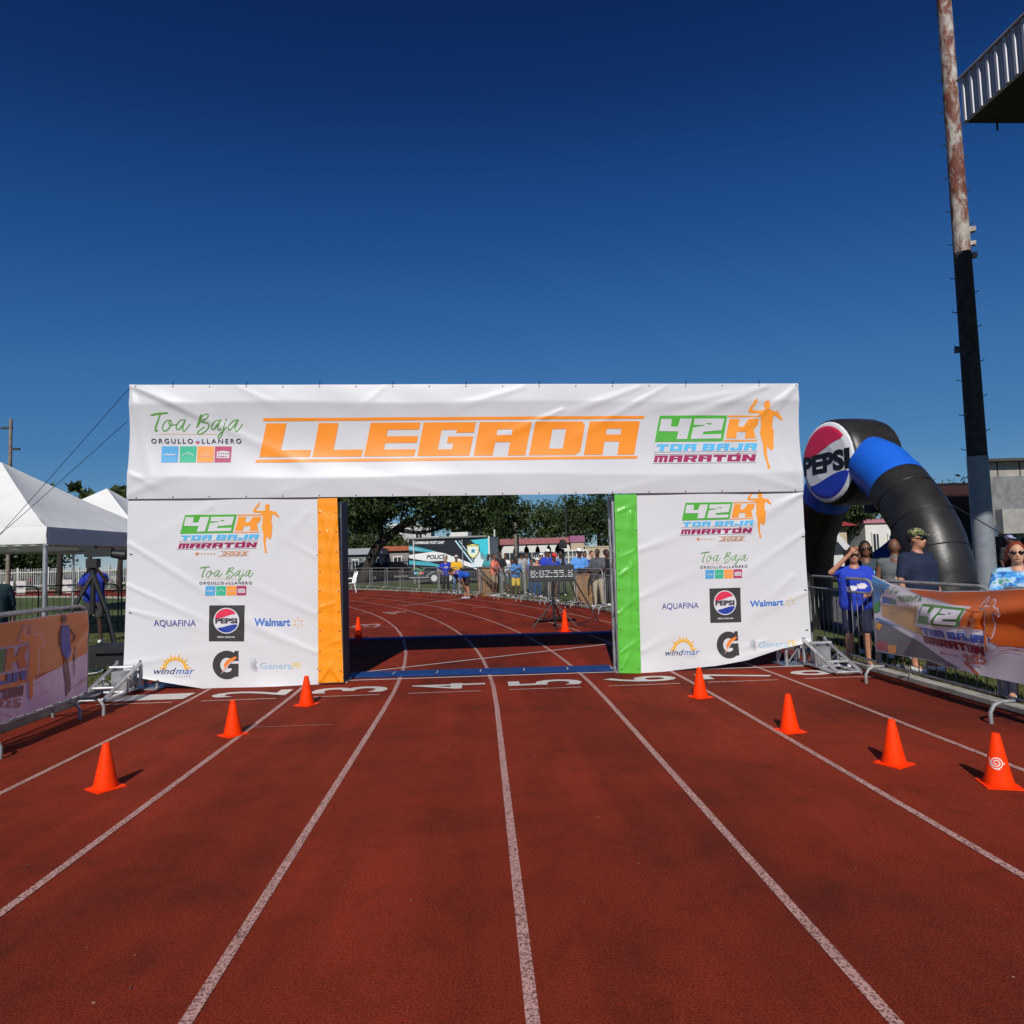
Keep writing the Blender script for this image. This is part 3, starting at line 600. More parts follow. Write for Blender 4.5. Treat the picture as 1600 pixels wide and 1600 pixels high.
# ================================================================ THINGS ON AND BESIDE THE TRACK
# ---- traffic cones
M_cone = mat('cone_orange', (.95, .042, .0005), .6, spec=.12, noise=.12, nscale=14); M_conedge = mat('cone_base_edge', (.72, .12, .05), .6)
def cone_meshes():
    body = MB().lathe([(.084, .007), (.082, .03), (.072, .07), (.024, .318), (.021, .322), (.015, .322), (.014, .30), (.06, .06)], 28, cap=False)
    base = MB(); a = .103; ring = [(a*x, a*y) for x, y in ((-1, -.95), (-.95, -1), (.95, -1), (1, -.95), (1, .95), (.95, 1), (-.95, 1), (-1, .95))]
    base.prism(ring, 0, .007); return body, base
cb, cbase = cone_meshes()
cone0 = None
def place_cone(p, rz, label, s=1., tilt=None):
    global cone0
    if cone0 is None:
        cone0 = thing('traffic_cone', label, 'traffic cone', p, rz, 'orange traffic cones on the track')
        obj('cone_body', cb, M_cone, cone0, True); obj('base', cbase, M_cone, cone0); o = cone0
    else: o = dup(cone0, p, rz, label)
    o.scale = (s, s, s); return o
def edge(a, b_): p, q = GP(*a), GP(*b_); return math.degrees(math.atan2(q[1]-p[1], q[0]-p[0]))
cl = [((165, 1231), edge((154, 1243.8), (198.5, 1231)), 'orange cone nearest the camera on the left of the track', 1.0), ((364, 1148), edge((360, 1156.9), (390.6, 1148.8)), 'orange cone on a lane line below the dark logo of the left panel', 1.0), ((479, 1101), edge((477.5, 1108), (500, 1101)), 'orange cone just left of the orange post', 1.0),
      ((1094, 1089), edge((1087, 1096), (1115.5, 1092.5)), 'orange cone close below the right white panel', 1.0), ((1234, 1142), edge((1223, 1149), (1261, 1145.5)), 'orange cone in the middle of the right-hand row, on a lane line', 1.0), ((1397, 1193), edge((1404, 1205), (1432, 1196.5)), 'plain orange cone left of the cone with the spiral emblem', 1.0), ((1561, 1226), edge((1540, 1236), (1597, 1239)), 'orange cone with a white spiral emblem at the right edge', 1.05),
      ((560, 1000), 20, 'orange cone in the shade beside the orange post', 1.2), ((883, 987), 20, 'taller orange cone in front of the display tripod', 1.2)]
for p, a, l, s in cl:
    co = place_cone(GP(*p), math.radians(a), l, s)
    if s == 1.05: c7 = co; c7a = math.radians(a)
    if s == 1.2: co.scale = (1.05, 1.05, 1.45)
c7v = math.atan2(-c7.location.y, -c7.location.x)-c7a
def on_cone(u, v, off=.002):     # u,v metres on the cone's skin, facing the camera
    z = .15+v; rad = .024+(.318-z)/.248*.048+off; a = c7v-.12+u/rad; return (rad*math.cos(a), rad*math.sin(a), z)
sw = []
for i in range(46): q = i/45; a = q*4.4*math.pi; rr = .006+.034*q; sw.append((rr*math.cos(a+.6), -rr*math.sin(a+.6)*.95))
em = stroke([(x*1000, y*1000) for x, y in sw], 7.5, 1, .2); em = cat(em, rings([(36, -4), (50, 4), (46, -12)]), stroke([(-40, 28), (-42, 10), (-34, -18), (-10, -38), (20, -40)], 6))
o = printed('emblem', em, cm((214, 208, 200), .5), c7, lambda u, v, off: on_cone(u/1000*.95, v/1000*.95), .002, 8)

# ---- crowd barriers
M_galv = mat('galvanised_steel', (.30, .305, .31), .5, metal=.25, noise=.35, nscale=10); M_blk = mat('black_painted_steel', (.025, .026, .028), .5)
M_bar = mat('galvanised_bar', (.17, .175, .175), .55, metal=.2)
BH, BL = 1.2, 1.9
def arcp(cx, cz, r, a0, a1, n=5): return [(cx+r*math.cos(math.radians(a0+(a1-a0)*i/n)), 0, cz+r*math.sin(math.radians(a0+(a1-a0)*i/n))) for i in range(n+1)]
def barrier(label, loc, rz, group, m=None, L=BL):
    m = m or M_galv; t = thing('crowd_barrier', label, 'barrier', loc, rz, group); h = L/2; r = .16
    obj('frame', MB().tube([(-h, 0, .2)]+arcp(-h+r, BH-r, r, 180, 90)+arcp(h-r, BH-r, r, 90, 0)+[(h, 0, .2)], .019, 8), m, t, True)
    obj('rail', MB().tube([(-h, 0, BH-.17), (h, 0, BH-.17)], .015, 8), m, t, True); obj('rail', MB().tube([(-h, 0, .2), (h, 0, .2)], .016, 8), m, t, True)
    bar = MB().tube([(0, 0, .2), (0, 0, BH-.17)], .0055, 6).mesh('bar', True); bar.materials.append(M_bar if m is M_galv else m)
    n = 12
    for i in range(n): b_ = bpy.data.objects.new('bar', bar); COL.objects.link(b_); b_.parent = t; b_.location = (-h+L*(i+1)/(n+1), 0, 0)
    for s in (-1, 1):
        x = s*(h-.14); f = MB().tube([(x, -.27, 0), (x, -.27, .1), (x, -.23, .165), (x, -.16, .19), (x, .16, .19), (x, .23, .165), (x, .27, .1), (x, .27, 0)], .017, 8); obj('foot', f, m, t, True)
    return t
def bar_at(p, q, label, group, proto=[None]):
    c = ((p[0]+q[0])/2, (p[1]+q[1])/2, 0); rz = math.atan2(q[1]-p[1], q[0]-p[0])
    if proto[0] is None: proto[0] = barrier(label, c, rz, group); return proto[0]
    return dup(proto[0], c, rz, label, group)
GN = 'barriers beside the near straight'
def drop_foot(t, s):
    f = [c for c in t.children if c.name.startswith('foot')]; f.sort(key=lambda c: sum(v.co.x for v in c.data.vertices)); bpy.data.objects.remove(f[0] if s < 0 else f[-1])
nb1 = bar_at((4.80, 8.13), (4.80, 6.23), 'steel barrier at right carrying the sagging orange race banner', GN)
bar_at((4.80, 6.16), (4.84, 4.26), 'steel barrier at the right frame edge in front of the red-haired woman', GN)
nb3 = bar_at((4.95, 10.12), (4.82, 8.22), 'steel barrier beside the right outrigger with a woman in blue behind it', GN)
bar_at((-4.43, 6.06), (-4.43, 7.96), 'steel barrier at the left edge carrying the orange runner banner', GN)
bar_at((-4.55, 5.9), (-4.60, 7.8), 'second steel barrier doubled close behind the left runner banner', GN)
drop_foot(nb3, 1)
ORD = 'first second third fourth fifth sixth seventh eighth ninth tenth eleventh twelfth thirteenth fourteenth fifteenth'.split()
GF = 'barriers along the outside of the bend'
RB = 48.25; stp = math.degrees(1.96/RB)
for k in range(15):
    a0 = math.radians(11.2+k*stp*1.04); a1 = math.radians(11.2+k*stp*1.04+stp*.985)
    rb = RB+(0 if k < 9 else .25*(k-9))
    bar_at((TC+rb*math.cos(a1), TY+rb*math.sin(a1)), (TC+rb*math.cos(a0), TY+rb*math.sin(a0)), '%s barrier from the green post in the row around the bend' % ORD[k], GF)
for k in range(12):
    a0 = math.radians(56+k*2.45); a1 = a0+math.radians(2.3); rb = 49.6
    bar_at((TC+rb*math.cos(a1), TY+rb*math.sin(a1)), (TC+rb*math.cos(a0), TY+rb*math.sin(a0)), '%s barrier from the arch in the far row behind the tent poles' % ORD[k], 'barriers on the far side of the bend')
bk = None
for k in range(3):
    l = 'black barrier in the infield, %s from the arch' % ORD[k]
    if bk is None: bk = barrier(l, (-8.4, 18.4, 0), .03, 'black barriers in the infield', M_blk)
    else: dup(bk, (-8.4-1.98*k, 18.4-.06*k, 0), .03, l)

# ---- banners on the barriers
def bsurf(X0, sgn, fn):
    def s(px, py, off=0.):
        w = PX(px, py, X0); return (X0+sgn*(off+fn(w[1], w[2])), w[1], w[2])
    return s
def ridge(y, z, y0, z0, y1, z1, wd, am):
    dx, dz = y1-y0, z1-z0; L2 = dx*dx+dz*dz; t = min(1, max(0, ((y-y0)*dx+(z-z0)*dz)/L2)); d = math.hypot(y-y0-t*dx, z-z0-t*dz); return am*math.exp(-(d/wd)**2)
rsag = lambda y, z: .012+.06*math.exp(-((y-6.55)/.55)**2)*math.exp(-((z-.72)/.16)**2)+ridge(y, z, 8.1, 1.2, 6.9, .85, .08, .02)+ridge(y, z, 6.9, .85, 5.6, 1.05, .09, .045)+ridge(y, z, 6.3, .9, 6.45, .35, .06, .018)+.008*math.sin(9*y+4*z)
lsag = lambda y, z: .012+ridge(y, z, 8.0, 1.05, 7.5, .7, .06, .015)+.006*math.sin(7*y+3*z)
RS = bsurf(4.745, -1, rsag); LS = bsurf(-4.40, 1, lsag)
zr = lambda pts: [tuple(p) for p in zoomed(pts, 1340, 860, 6.1538)]
M_ban = mat('barrier_banner_vinyl', (.78, .75, .80), .45, trans=.12)
def bink(rgb): return mat('bink_%d_%d_%d' % rgb, lin(rgb), .38, trans=.12)
rb_ = thing('race_banner', 'sagging orange race banner tied to the right-hand barrier', 'banner', (4.745, 6.2, .2))
inv = Matrix.Translation((-4.745, -6.2, -.2))
cloth = sheet('cloth', zr([(165, 235), (330, 320), (500, 362), (850, 392), (1200, 386), (1600, 365), (2000, 340), (2400, 320)]), zr([(180, 968), (400, 1008), (700, 1060), (900, 1128), (1200, 1200), (1600, 1288), (2000, 1385), (2400, 1490)]), 90, 34, M_ban, rb_, RS); cloth.matrix_parent_inverse = inv
def bprint(a, rgb, parent=cloth, surf=RS, off=.004, k=None, name='print', L=7.):
    return printed(name, zoomed(a, *k) if k else a, bink(rgb), parent, surf, .003+(off-.004)*1.7, 4.)
K = (1340, 860, 6.1538)
bprint(rings([(168, 245), (250, 290), (330, 335), (230, 440), (225, 590), (175, 600)]), (70, 140, 205), k=K); bprint(rings([(174, 520), (226, 470), (222, 585), (176, 595)]), (70, 150, 70), off=.006, k=K)
bprint(rings([(240, 520), (560, 545), (640, 520), (600, 600), (650, 830), (430, 720), (245, 625)]), (205, 165, 110), k=K)
bprint(rings([(182, 690), (260, 680), (640, 900), (990, 1140), (880, 1118), (700, 1052), (400, 1000), (186, 960)]), (110, 112, 122), k=K); bprint(rings([(300, 905), (400, 915), (385, 990), (310, 985)]), (225, 150, 70), off=.006, k=K)
bprint(rings([(190, 870), (300, 880), (300, 970), (192, 950)]), (165, 70, 90), off=.005, k=K); bprint(rings([(185, 640), (420, 740), (330, 720), (190, 670)]), (80, 130, 190), off=.006, k=K); bprint(rings([(195, 690), (250, 720), (215, 770), (190, 740)]), (235, 165, 40), off=.006, k=K)
bprint(rings([(500, 372), (850, 402), (1200, 396), (1600, 375), (2000, 350), (2400, 330), (2400, 1100), (2000, 1000), (1600, 930), (1400, 912), (1300, 860), (1270, 770), (980, 690), (1090, 560), (800, 480), (640, 440)]), (230, 104, 24), k=K)
BD = zr([(652, 512), (1085, 556), (596, 700)])
bprint(rings([(620, 490), (1125, 540), (1010, 800), (570, 725)]), (222, 214, 226), off=.006, k=K)
bprint(aff(cat(*[stroke(RUN+[RUN[0]], 5.5, 1, 0)]), SRC, BD), (224, 216, 228), off=.007)
bprint(aff(LOGO['green'], SRC, BD), (74, 140, 56), off=.009); bprint(aff(LOGO['white'], SRC, BD), (230, 224, 236), off=.013); bprint(aff(LOGO['orange2'], SRC, BD), (226, 112, 24), off=.010)
def bword(s, tl, tr_, bl, br, gap=.1):
    o = []; n = sum(1 if c != ' ' else .35 for c in s); u = 0
    P = lambda a, b_, q: (a[0]+(b_[0]-a[0])*q, a[1]+(b_[1]-a[1])*q)
    for c in s:
        w = (1 if c != ' ' else .35)/n
        if c != ' ': o.append(glyph(c, P(tl, tr_, u), P(tl, tr_, u+w*(1-gap)), P(bl, br, u), P(bl, br, u+w*(1-gap))))
        u += w
    return cat(*o)
bprint(bword('TOA BAJA', (622, 740), (1290, 818), (650, 805), (1285, 895)), (52, 84, 178), off=.008, k=K)
bprint(cat(bword('MARATON', (650, 815), (1285, 925), (665, 890), (1275, 1010)), stroke([(1105, 890), (1140, 880)], 10, 1)), (128, 22, 50), off=.009, k=K)
bprint(cat(text('2025', 1035, 1000, 1270, 1095, .03), stroke([(1025, 990), (1280, 1050), (1275, 1105), (1020, 1060), (1025, 990)], 6, 1), *[star(840+28*i, 985+7*i, 11 if i else 20) for i in range(6)]), (186, 110, 96), off=.008, k=K)
bprint(stroke([(1040, 1090), (1120, 1120), (1190, 1190), (1110, 1135), (1040, 1090)], 14), (200, 96, 50), off=.006, k=K)
bprint(cat(*[stroke(p, 7) for p in ([(225, 320), (300, 330)], [(270, 325), (258, 400), (275, 410)], [(300, 370), (320, 350), (318, 395), (300, 400)], [(350, 345), (335, 415), (380, 350), (360, 385), (385, 410)], [(395, 375), (390, 410), (412, 380), (410, 415)])]), (96, 130, 110), off=.008, k=K)
bprint(text('PRESENTA', 415, 432, 635, 492, .02, .2), (80, 120, 80), off=.008, k=K); bprint(rings([(250, 445), (330, 460), (330, 515), (250, 505)]), (72, 96, 170), off=.008, k=K); bprint(rings([(330, 460), (370, 475), (385, 520), (330, 515)]), (80, 140, 110), off=.008, k=K)
bprint(cat(*[stroke([(1380+dx, 930+dy), (1470+dx, 915+dy), (1600+dx, 935+dy)], 9) for dx, dy in ((0, 0), (20, 40), (160, 10))], stroke([(430, 1010-120), (640, 940)], 3)), (190, 80, 60), off=.006, k=K)
# left banner
zl = lambda pts: [tuple(p) for p in zoomed(pts, 0, 920, 6.9571)]; KL = (0, 920, 6.9571)
lb_ = thing('runner_banner', 'orange and lilac runner banner tied to the left-hand barrier', 'banner', (-4.4, 7, .2)); invl = Matrix.Translation((4.4, -7, -.2))
clo = sheet('cloth', zl([(-1300, 640), (-600, 500), (0, 372), (460, 300), (935, 238)]), zl([(-1300, 1990), (-600, 1720), (0, 1460), (460, 1290), (935, 1120)]), 60, 30, bink((228, 205, 230)), lb_, LS); clo.matrix_parent_inverse = invl
lpn = lambda a, rgb, off=.004: bprint(a, rgb, clo, LS, off, KL)
lpn(rings([(-1300, 650), (-600, 510), (0, 380), (460, 308), (930, 246), (930, 702), (670, 830), (350, 985), (0, 1130), (-600, 1400), (-1300, 1700)]), (242, 146, 62))
def leftrun(pts): return rings(pts)
RN = [(180, 560), (235, 400), (255, 395), (235, 500), (290, 505), (300, 470), (290, 420), (318, 395), (348, 420), (348, 480), (335, 505), (385, 500), (430, 530), (458, 600), (430, 635), (400, 610), (388, 640), (382, 760), (392, 860), (380, 945), (345, 930), (335, 1010), (335, 1190), (308, 1195), (300, 1080), (285, 940), (288, 760), (290, 620), (280, 575)]
lpn(stroke(RN+[RN[0]], 22, 1, 0), (236, 216, 236), .006); lpn(rings(RN), (250, 150, 60), .008)
lpn(rings([(-300, 690), (290, 590), (280, 880), (-330, 1010)]), (206, 178, 206), .006); lpn(rings([(-300, 710), (45, 650), (15, 905), (-320, 980)]), (70, 130, 60), .008)
lpn(rings([(60, 655), (135, 640), (128, 735), (160, 725), (200, 630), (280, 615), (240, 735), (272, 850), (190, 868), (165, 790), (120, 800), (105, 885), (25, 900)]), (224, 120, 40), .009)
lpn(bword('BAJA', (-330, 1000), (275, 885), (-340, 1120), (268, 985)), (84, 100, 196), .009); lpn(bword('MARATON', (-560, 1210), (250, 1045), (-570, 1320), (240, 1155)), (128, 26, 60), .009); lpn(stroke([(75, 1065), (95, 1055)], 8, 1), (128, 26, 60), .009)
lpn(cat(text('2025', -190, 1195, 215, 1290, .02), stroke([(-220, 1235), (232, 1165), (228, 1245), (-225, 1320)], 6, 1)), (190, 120, 110), .008)
lpn(rings([(655, 390), (700, 400), (735, 400), (745, 480), (740, 600), (745, 740), (700, 760), (660, 730), (645, 600), (650, 480)]), (92, 84, 190), .008)
lpn(cat(rings(circ(680, 330, 28, 46)), stroke([(655, 420), (635, 500), (632, 630)], 18), stroke([(740, 430), (790, 520), (755, 580)], 16), stroke([(680, 750), (690, 880), (712, 1050), (705, 1160)], 26), stroke([(715, 750), (730, 900), (745, 1050), (738, 1120)], 20)), (116, 66, 60), .007)
lpn(cat(rings(circ(793, 660, 9, 30)), stroke([(795, 700), (795, 790)], 22), stroke([(795, 790), (800, 940)], 9)), (120, 110, 110), .007)
lpn(cat(*[stroke(p, 7) for p in ([(345, 1000), (500, 905), (670, 840)], [(360, 970), (480, 900)], [(350, 1040), (420, 1010)], [(780, 1070), (935, 980)], [(860, 1010), (930, 960)], [(450, 1130), (500, 1115)], [(0, 1350), (110, 1390)])]), (206, 110, 66), .008)

# ---- timing mats
M_mat = mat('mat_blue', (.01, .045, .18), .55, noise=.25, nscale=6, bump=.2)
def timing_mat(label, p, q, w):
    t = thing('timing_mat', label, 'timing mat', ((p[0]+q[0])/2, (p[1]+q[1])/2, .008), math.atan2(q[1]-p[1], q[0]-p[0])); L = math.hypot(q[0]-p[0], q[1]-p[1]); n = 6
    for i in range(n):
        x = -L/2+L*(i+.5)/n; l = L/n-.008
        obj('mat_section', MB().prism([(-w/2, 0), (-w/2+.06, .02), (w/2-.06, .02), (w/2, 0)], x-l/2, x+l/2, Matrix(((0, 0, 1, 0), (1, 0, 0, 0), (0, 1, 0, 0), (0, 0, 0, 1)))), M_mat, t)
        obj('clip', MB().box((x+l/2, -.05, .024), (.012, .2, .006)), cm((190, 190, 195), .4), t)
timing_mat('blue timing mat on the finish line between the orange and green posts', (-1.84, 9.86), (1.8, 9.66), .46)
timing_mat('blue timing mat farther back, half in the shadow of the arch', (-3.2, 14.35), (3.3, 14.0), .36)

# ---- clock on its tripod, camera tripod behind
M_tri = mat('tripod_black', (.018, .018, .02), .45, spec=.4)
cx, cy, _ = GP(866, 980); clk = thing('race_clock', 'black race clock with blank digit rows on a low black tripod', 'clock', (cx, cy, 0), .02)
D0 = cy
w0, w1 = PY(827, 884, cy), PY(897, 908, cy); cw, chh, cz = w1[0]-w0[0], w0[2]-w1[2], (w0[2]+w1[2])/2; cxx = (w0[0]+w1[0])/2-cx
obj('housing', MB().box((cxx, 0, cz), (cw, .13, chh)), mat('clock_case', (.028, .029, .031), .6), clk); obj('face', MB().box((cxx, -.068, cz), (cw-.05, .008, chh-.05)), mat('clock_face', (.036, .038, .042), .45), clk)
seg = MB().box((0, 0, 0), (1, .006, 1)).mesh('digit_dash'); seg.materials.append(cm((196, 202, 206), .5))
zc = lambda x, y: (790+x/8.889, 850+y/8.889)
rows = {378: [(340, 370), (385, 412), (462, 487), (502, 526), (540, 612), (664, 722), (738, 800), (860, 880), (905, 928)], 404: [(340, 402), (418, 445), (460, 487), (502, 528), (576, 603), (618, 643), (658, 720), (738, 800), (862, 914)], 431: [(340, 367), (388, 416), (460, 484), (505, 535), (556, 582), (702, 728), (784, 808), (858, 880), (900, 930)], 458: [(344, 406), (420, 446), (468, 520), (540, 612), (620, 646), (664, 722), (742, 800), (818, 846), (862, 928)]}
for y, l in rows.items():
    for a, b_ in l:
        p = PY(*zc(a, y-.022*(a-340)), D0); q = PY(*zc(b_, y), D0); o = bpy.data.objects.new('digit_dash', seg); COL.objects.link(o); o.parent = clk; o.location = ((p[0]+q[0])/2-cx, -.075, p[2]); o.scale = (q[0]-p[0], 1, .019)
obj('mast', MB().tube([(0, 0, .12), (0, 0, cz-chh/2)], .026, 10), M_tri, clk, True); obj('collar', MB().tube([(0, 0, .5), (0, 0, .6)], .042, 10), M_tri, clk, True)
for a in (195, 268, -22, 60):
    c_, s_ = math.cos(math.radians(a)), math.sin(math.radians(a)); obj('leg', MB().tube([(0, 0, .58), (.52*c_, .52*s_, .02)], .017, 8), M_tri, clk, True); obj('brace', MB().tube([(0, 0, .2), (.33*c_, .33*s_, .22)], .013, 6), M_tri, clk, True)
tx, ty, _ = GP(886, 957); tp = thing('camera_tripod', 'tall black tripod with a timing camera behind the race clock', 'tripod', (tx, ty, 0)); zt = PY(882, 882, ty)[2]
for p in ((935, 970), (850, 968), (905, 950)):
    e = GP(*p); obj('leg', MB().tube([(-.06+.04*(e[0]-tx), 0, zt+.05), (e[0]-tx, e[1]-ty, .01)], [.022, .014], 8), M_tri, tp, True)
zh = PY(882, 852, ty)[2]; obj('head', MB().tube([(-.06, 0, zt-.05), (-.06, 0, zh-.1)], .04, 10), M_tri, tp, True); obj('camera', MB().box((-.06, -.04, zh), (.2, .26, .17)).box((-.06, .0, zh+.12), (.14, .2, .07)), M_tri, tp); obj('lens', MB().tube([(-.06, -.17, zh), (-.06, -.28, zh)], .055, 12), M_tri, tp, True)
cab = [GP(*p)[:2] for p in ((930, 965), (905, 976), (917, 978), (900, 975), (928, 972), (942, 975))]; tag(obj('cable', MB().tube([Vector((*p, .008)) for p in spline(cab)], .008, 5), M_tri), 'thin black cable looping on the track beside the tripod', 'cable')

# ---- brown waste drums with lid
M_card = mat('cardboard_brown', (.30, .165, .075), .8, noise=.3, nscale=5)
def drum(label, p, h, r, logo):
    t = thing('waste_box', label, 'waste box', p, .12, 'brown cardboard waste boxes by the barriers')
    pr = [(r*.92*math.cos(a), r*.92*math.sin(a)) for a in [math.radians(22.5+45*i) for i in range(8)]]
    obj('box', MB().prism(pr, 0, h), M_card, t); obj('rim', MB().lathe([(r, h-.04), (r, h), (r-.06, h+.005), (r-.06, h-.04)], 16), mat('drum_rim', (.05, .045, .04), .7), t, True)
    if logo:
        for k in (0, 1): obj('black_band', MB().tube([(-r*.75, -r*.9, h*(.95-.25*k)), (-.05, -r*.985, h*(.72-.2*k)), (r*.4, -r*.97, h*(.5-.2*k)), (r*.62, -r*.9, h*(.32-.2*k))], .022, 6), cm((24, 22, 22), .6), t, True)
drum('brown waste box with curved black bands beside the pink-shirted man', GP(760, 931), 1.22, .42, True); drum('brown waste box behind the barrier between two standing men', GP(918, 945), 1.1, .44, False)

# ---- white plastic chair
p = GP(546, 926); ch = thing('plastic_chair', 'white plastic garden chair half hidden behind the orange post', 'chair', p, -1.1); M_pl = mat('white_plastic', (.78, .78, .78), .4); s = 1.12
obj('seat', MB().box((0, 0, .44*s), (.46*s, .44*s, .03)), M_pl, ch); bk_ = MB()
for i in range(5): x = -.18+.09*i; bk_.tube([(x*s, .22*s, .45*s), (x*s, .27*s, .7*s), (x*.9*s, .33*s, .9*s)], .024*s, 6)
bk_.tube([(-.23*s, .21*s, .44*s), (-.23*s, .27*s, .72*s), (-.19*s, .34*s, .92*s), (0, .36*s, .96*s), (.19*s, .34*s, .92*s), (.23*s, .27*s, .72*s), (.23*s, .21*s, .44*s)], .028*s, 6); obj('backrest', bk_, M_pl, ch, True)
for x in (-1, 1):
    for y in (-1, 1): obj('leg', MB().tube([(x*.19*s, y*.18*s, .45*s), (x*.25*s, y*.25*s, 0)], [.03, .022], 6), M_pl, ch, True)
    obj('armrest', MB().tube([(x*.23*s, -.2*s, .45*s), (x*.25*s, -.2*s, .64*s), (x*.25*s, .2*s, .66*s)], .024, 6), M_pl, ch, True)

# ================================================================ PEOPLE
SK = [(150, 104, 80), (176, 124, 96), (112, 74, 54), (70, 46, 36), (196, 146, 118)]
def person(label, x, y, face=0., H=1.72, skin=1, shirt=(40, 60, 160), pants=(30, 30, 34), arms='down', sleeve='short', shorts=False, hair=(28, 22, 20), long=False, cap=None, glasses=False, shoes=(220, 220, 220), fat=1., lean=0., vox=.016, z=0., group=None, extra=None, step=.1, head_turn=0., bald=False, cup=0):
    t = thing('person', label, 'person', (x, y, z), math.radians(face), group); s = H/1.75
    hip = Vector((0, 0, .93))
    def T(p):
        v = Vector(p)
        if lean and v.z > .93: v = hip+Matrix.Rotation(math.radians(lean), 3, 'X')@(v-hip)
        return v*s
    sm = mat('skin_%d' % skin, lin(SK[skin]), .55, noise=.12, nscale=20)
    AR = {'down': ((.25, .03, 1.13), (.25, -.05, .88)), 'cross': ((.27, -.06, 1.16), (-.05, -.23, 1.15)), 'hips': ((.36, .05, 1.15), (.19, -.08, 1.0)), 'shade': ((.30, -.16, 1.40), (.06, -.18, 1.665)), 'rail': ((.25, -.12, 1.13), (.12, -.34, 1.09)), 'phone': ((.23, -.1, 1.13), (.07, -.31, 1.3)), 'reach': ((.22, -.2, 1.2), (.1, -.42, 1.1)), 'back': ((.27, .1, 1.15), (.1, .16, .98)), 'hang': ((.2, -.2, 1.2), (.12, -.42, 1.02)), 'up': ((.27, -.14, 1.3), (.16, -.3, 1.55))}
    al, ar = arms if isinstance(arms, tuple) else (arms, arms)
    b = MB(); sh = .185*(1+.25*(fat-1))*(.9 if long else 1); f = fat; bl = MB()
    def C(m, a, b_, ra, rb): m.cap_(T(a), T(b_), ra*s, rb*s)
    C(b, (0, .0, 1.46), (0, -.01, 1.56), .058, .055)
    hr = Matrix.Rotation(math.radians(head_turn), 3, 'Z'); hc = Vector((0, -.015, 1.635))
    Hd = lambda p: T(hc+hr@Vector(p))
    b.ell(Hd((0, .01, .02)), (.077*s, .096*s, .112*s)); b.ell(Hd((0, -.03, -.05)), (.058*s, .066*s, .075*s)); b.cap_(Hd((0, -.083, .012)), Hd((0, -.103, -.022)), .009*s, .014*s, 6)
    for e in (-1, 1): b.ell(Hd((e*.078, .012, .0)), (.012*s, .02*s, .03*s), 6, 5)
    C(b, (-.07, 0, 1.28), (.07, 0, 1.28), .13*f, .13*f); C(b, (-.05, -.01*f, 1.08), (.05, -.01*f, 1.08), .12*f, .12*f); C(b, (-.07, .01, .95), (.07, .01, .95), .12*f, .12*f)
    C(b, (-sh, .01, 1.42), (sh, .01, 1.42), .065, .065); C(b, (0, .01, 1.44), (0, 0, 1.3), .09, .11)
    L = {}
    for e, a in ((-1, al), (1, ar)):
        el, wr = [Vector((q[0]*e*(1+.55*(fat-1)), q[1]-.06*(fat-1), q[2])) for q in AR[a]]; S0 = Vector((e*sh, .01, 1.41)); L[e] = (S0, el, wr)
        C(b, S0, el, .052*f**.5, .042); C(b, el, wr, .041, .028)
        d = (wr-el).normalized(); pm = wr+d*.05; C(b, wr, pm, .027, .034); side = d.cross(Vector((0, 1, 0) if abs(d.y) < .8 else (1, 0, 0))).normalized(); dn = d.cross(side)
        for k in range(4):
            o0 = pm+side*(k-1.5)*.019+d*.025; o1 = o0+d*(.042-.005*abs(k-1.4))+dn*.008; o2 = o1+d*.028+dn*.018; C(b, o0, o1, .0095, .009); C(b, o1, o2, .009, .0075)
        C(b, pm+side*.03, pm+side*.055+d*.04, .012, .009)
        K = Vector((e*(.10+step*.15), -.02, .5)); A_ = Vector((e*(.10+step*.3), .02, .085))
        C(b, (e*.09, .01, .9), K, .085*f**.5, .055); C(b, K, K+(A_-K)*.35+Vector((0, .015, 0)), .052, .056); C(b, K+(A_-K)*.35+Vector((0, .015, 0)), A_, .054, .036); C(b, A_, A_+Vector((e*.02, -.14, -.04)), .035, .03)
        bl = MB(); C(bl, A_+Vector((0, .035, -.04)), A_+Vector((e*.02, -.15, -.05)), .044, .04); link('shoe', remesh(bl, max(vox, .014), 2), cm(shoes, .6), t)
    link('body', remesh(b, vox), sm, t)
    g = 1.13; c = MB()
    C(c, (-.07, 0, 1.29), (.07, 0, 1.29), .138*f*1.04, .138*f*1.04); C(c, (-.055, -.012*f, 1.08), (.055, -.012*f, 1.08), .132*f*1.03, .132*f*1.03); C(c, (-.075, .01, .96), (.075, .01, .96), .13*f*1.04, .13*f*1.04); C(c, (-sh*.95, .01, 1.415), (sh*.95, .01, 1.415), .074, .074); C(c, (0, .012, 1.45), (0, 0, 1.3), .085, .12)
    if sleeve != 'none':
        for e in (-1, 1):
            S0, el, wr = L[e]; C(c, S0, S0+(el-S0)*(.72 if sleeve == 'short' else 1), .07*f**.5, .066 if sleeve == 'short' else .056)
            if sleeve == 'long': C(c, el, wr, .056, .042)
    for e in (-1, 1): C(c, (e*.075, 0, 1.29), (e*.065, -.012*f, 1.08), .136*f, .134*f); C(c, (e*.065, -.012*f, 1.08), (e*.08, .008, .95), .134*f, .133*f)
    link('shirt', remesh(c, vox, 9), cm(shirt, .85, bump=.9, bscale=9), t)
    c = MB(); C(c, (-.075, .01, .95), (.075, .01, .95), .128*f, .128*f)
    for e in (-1, 1):
        K = Vector((e*(.10+step*.15), -.02, .5)); A_ = Vector((e*(.10+step*.3), .02, .085))
        C(c, (e*.09, .01, .9), K+Vector((0, 0, .08 if shorts else 0)), .1*f**.5, .088 if shorts else .07)
        if not shorts: C(c, K, A_+Vector((0, 0, .03)), .07, .056)
    link('shorts' if shorts else 'trousers', remesh(c, vox), cm(pants, .85, bump=.7, bscale=9), t)
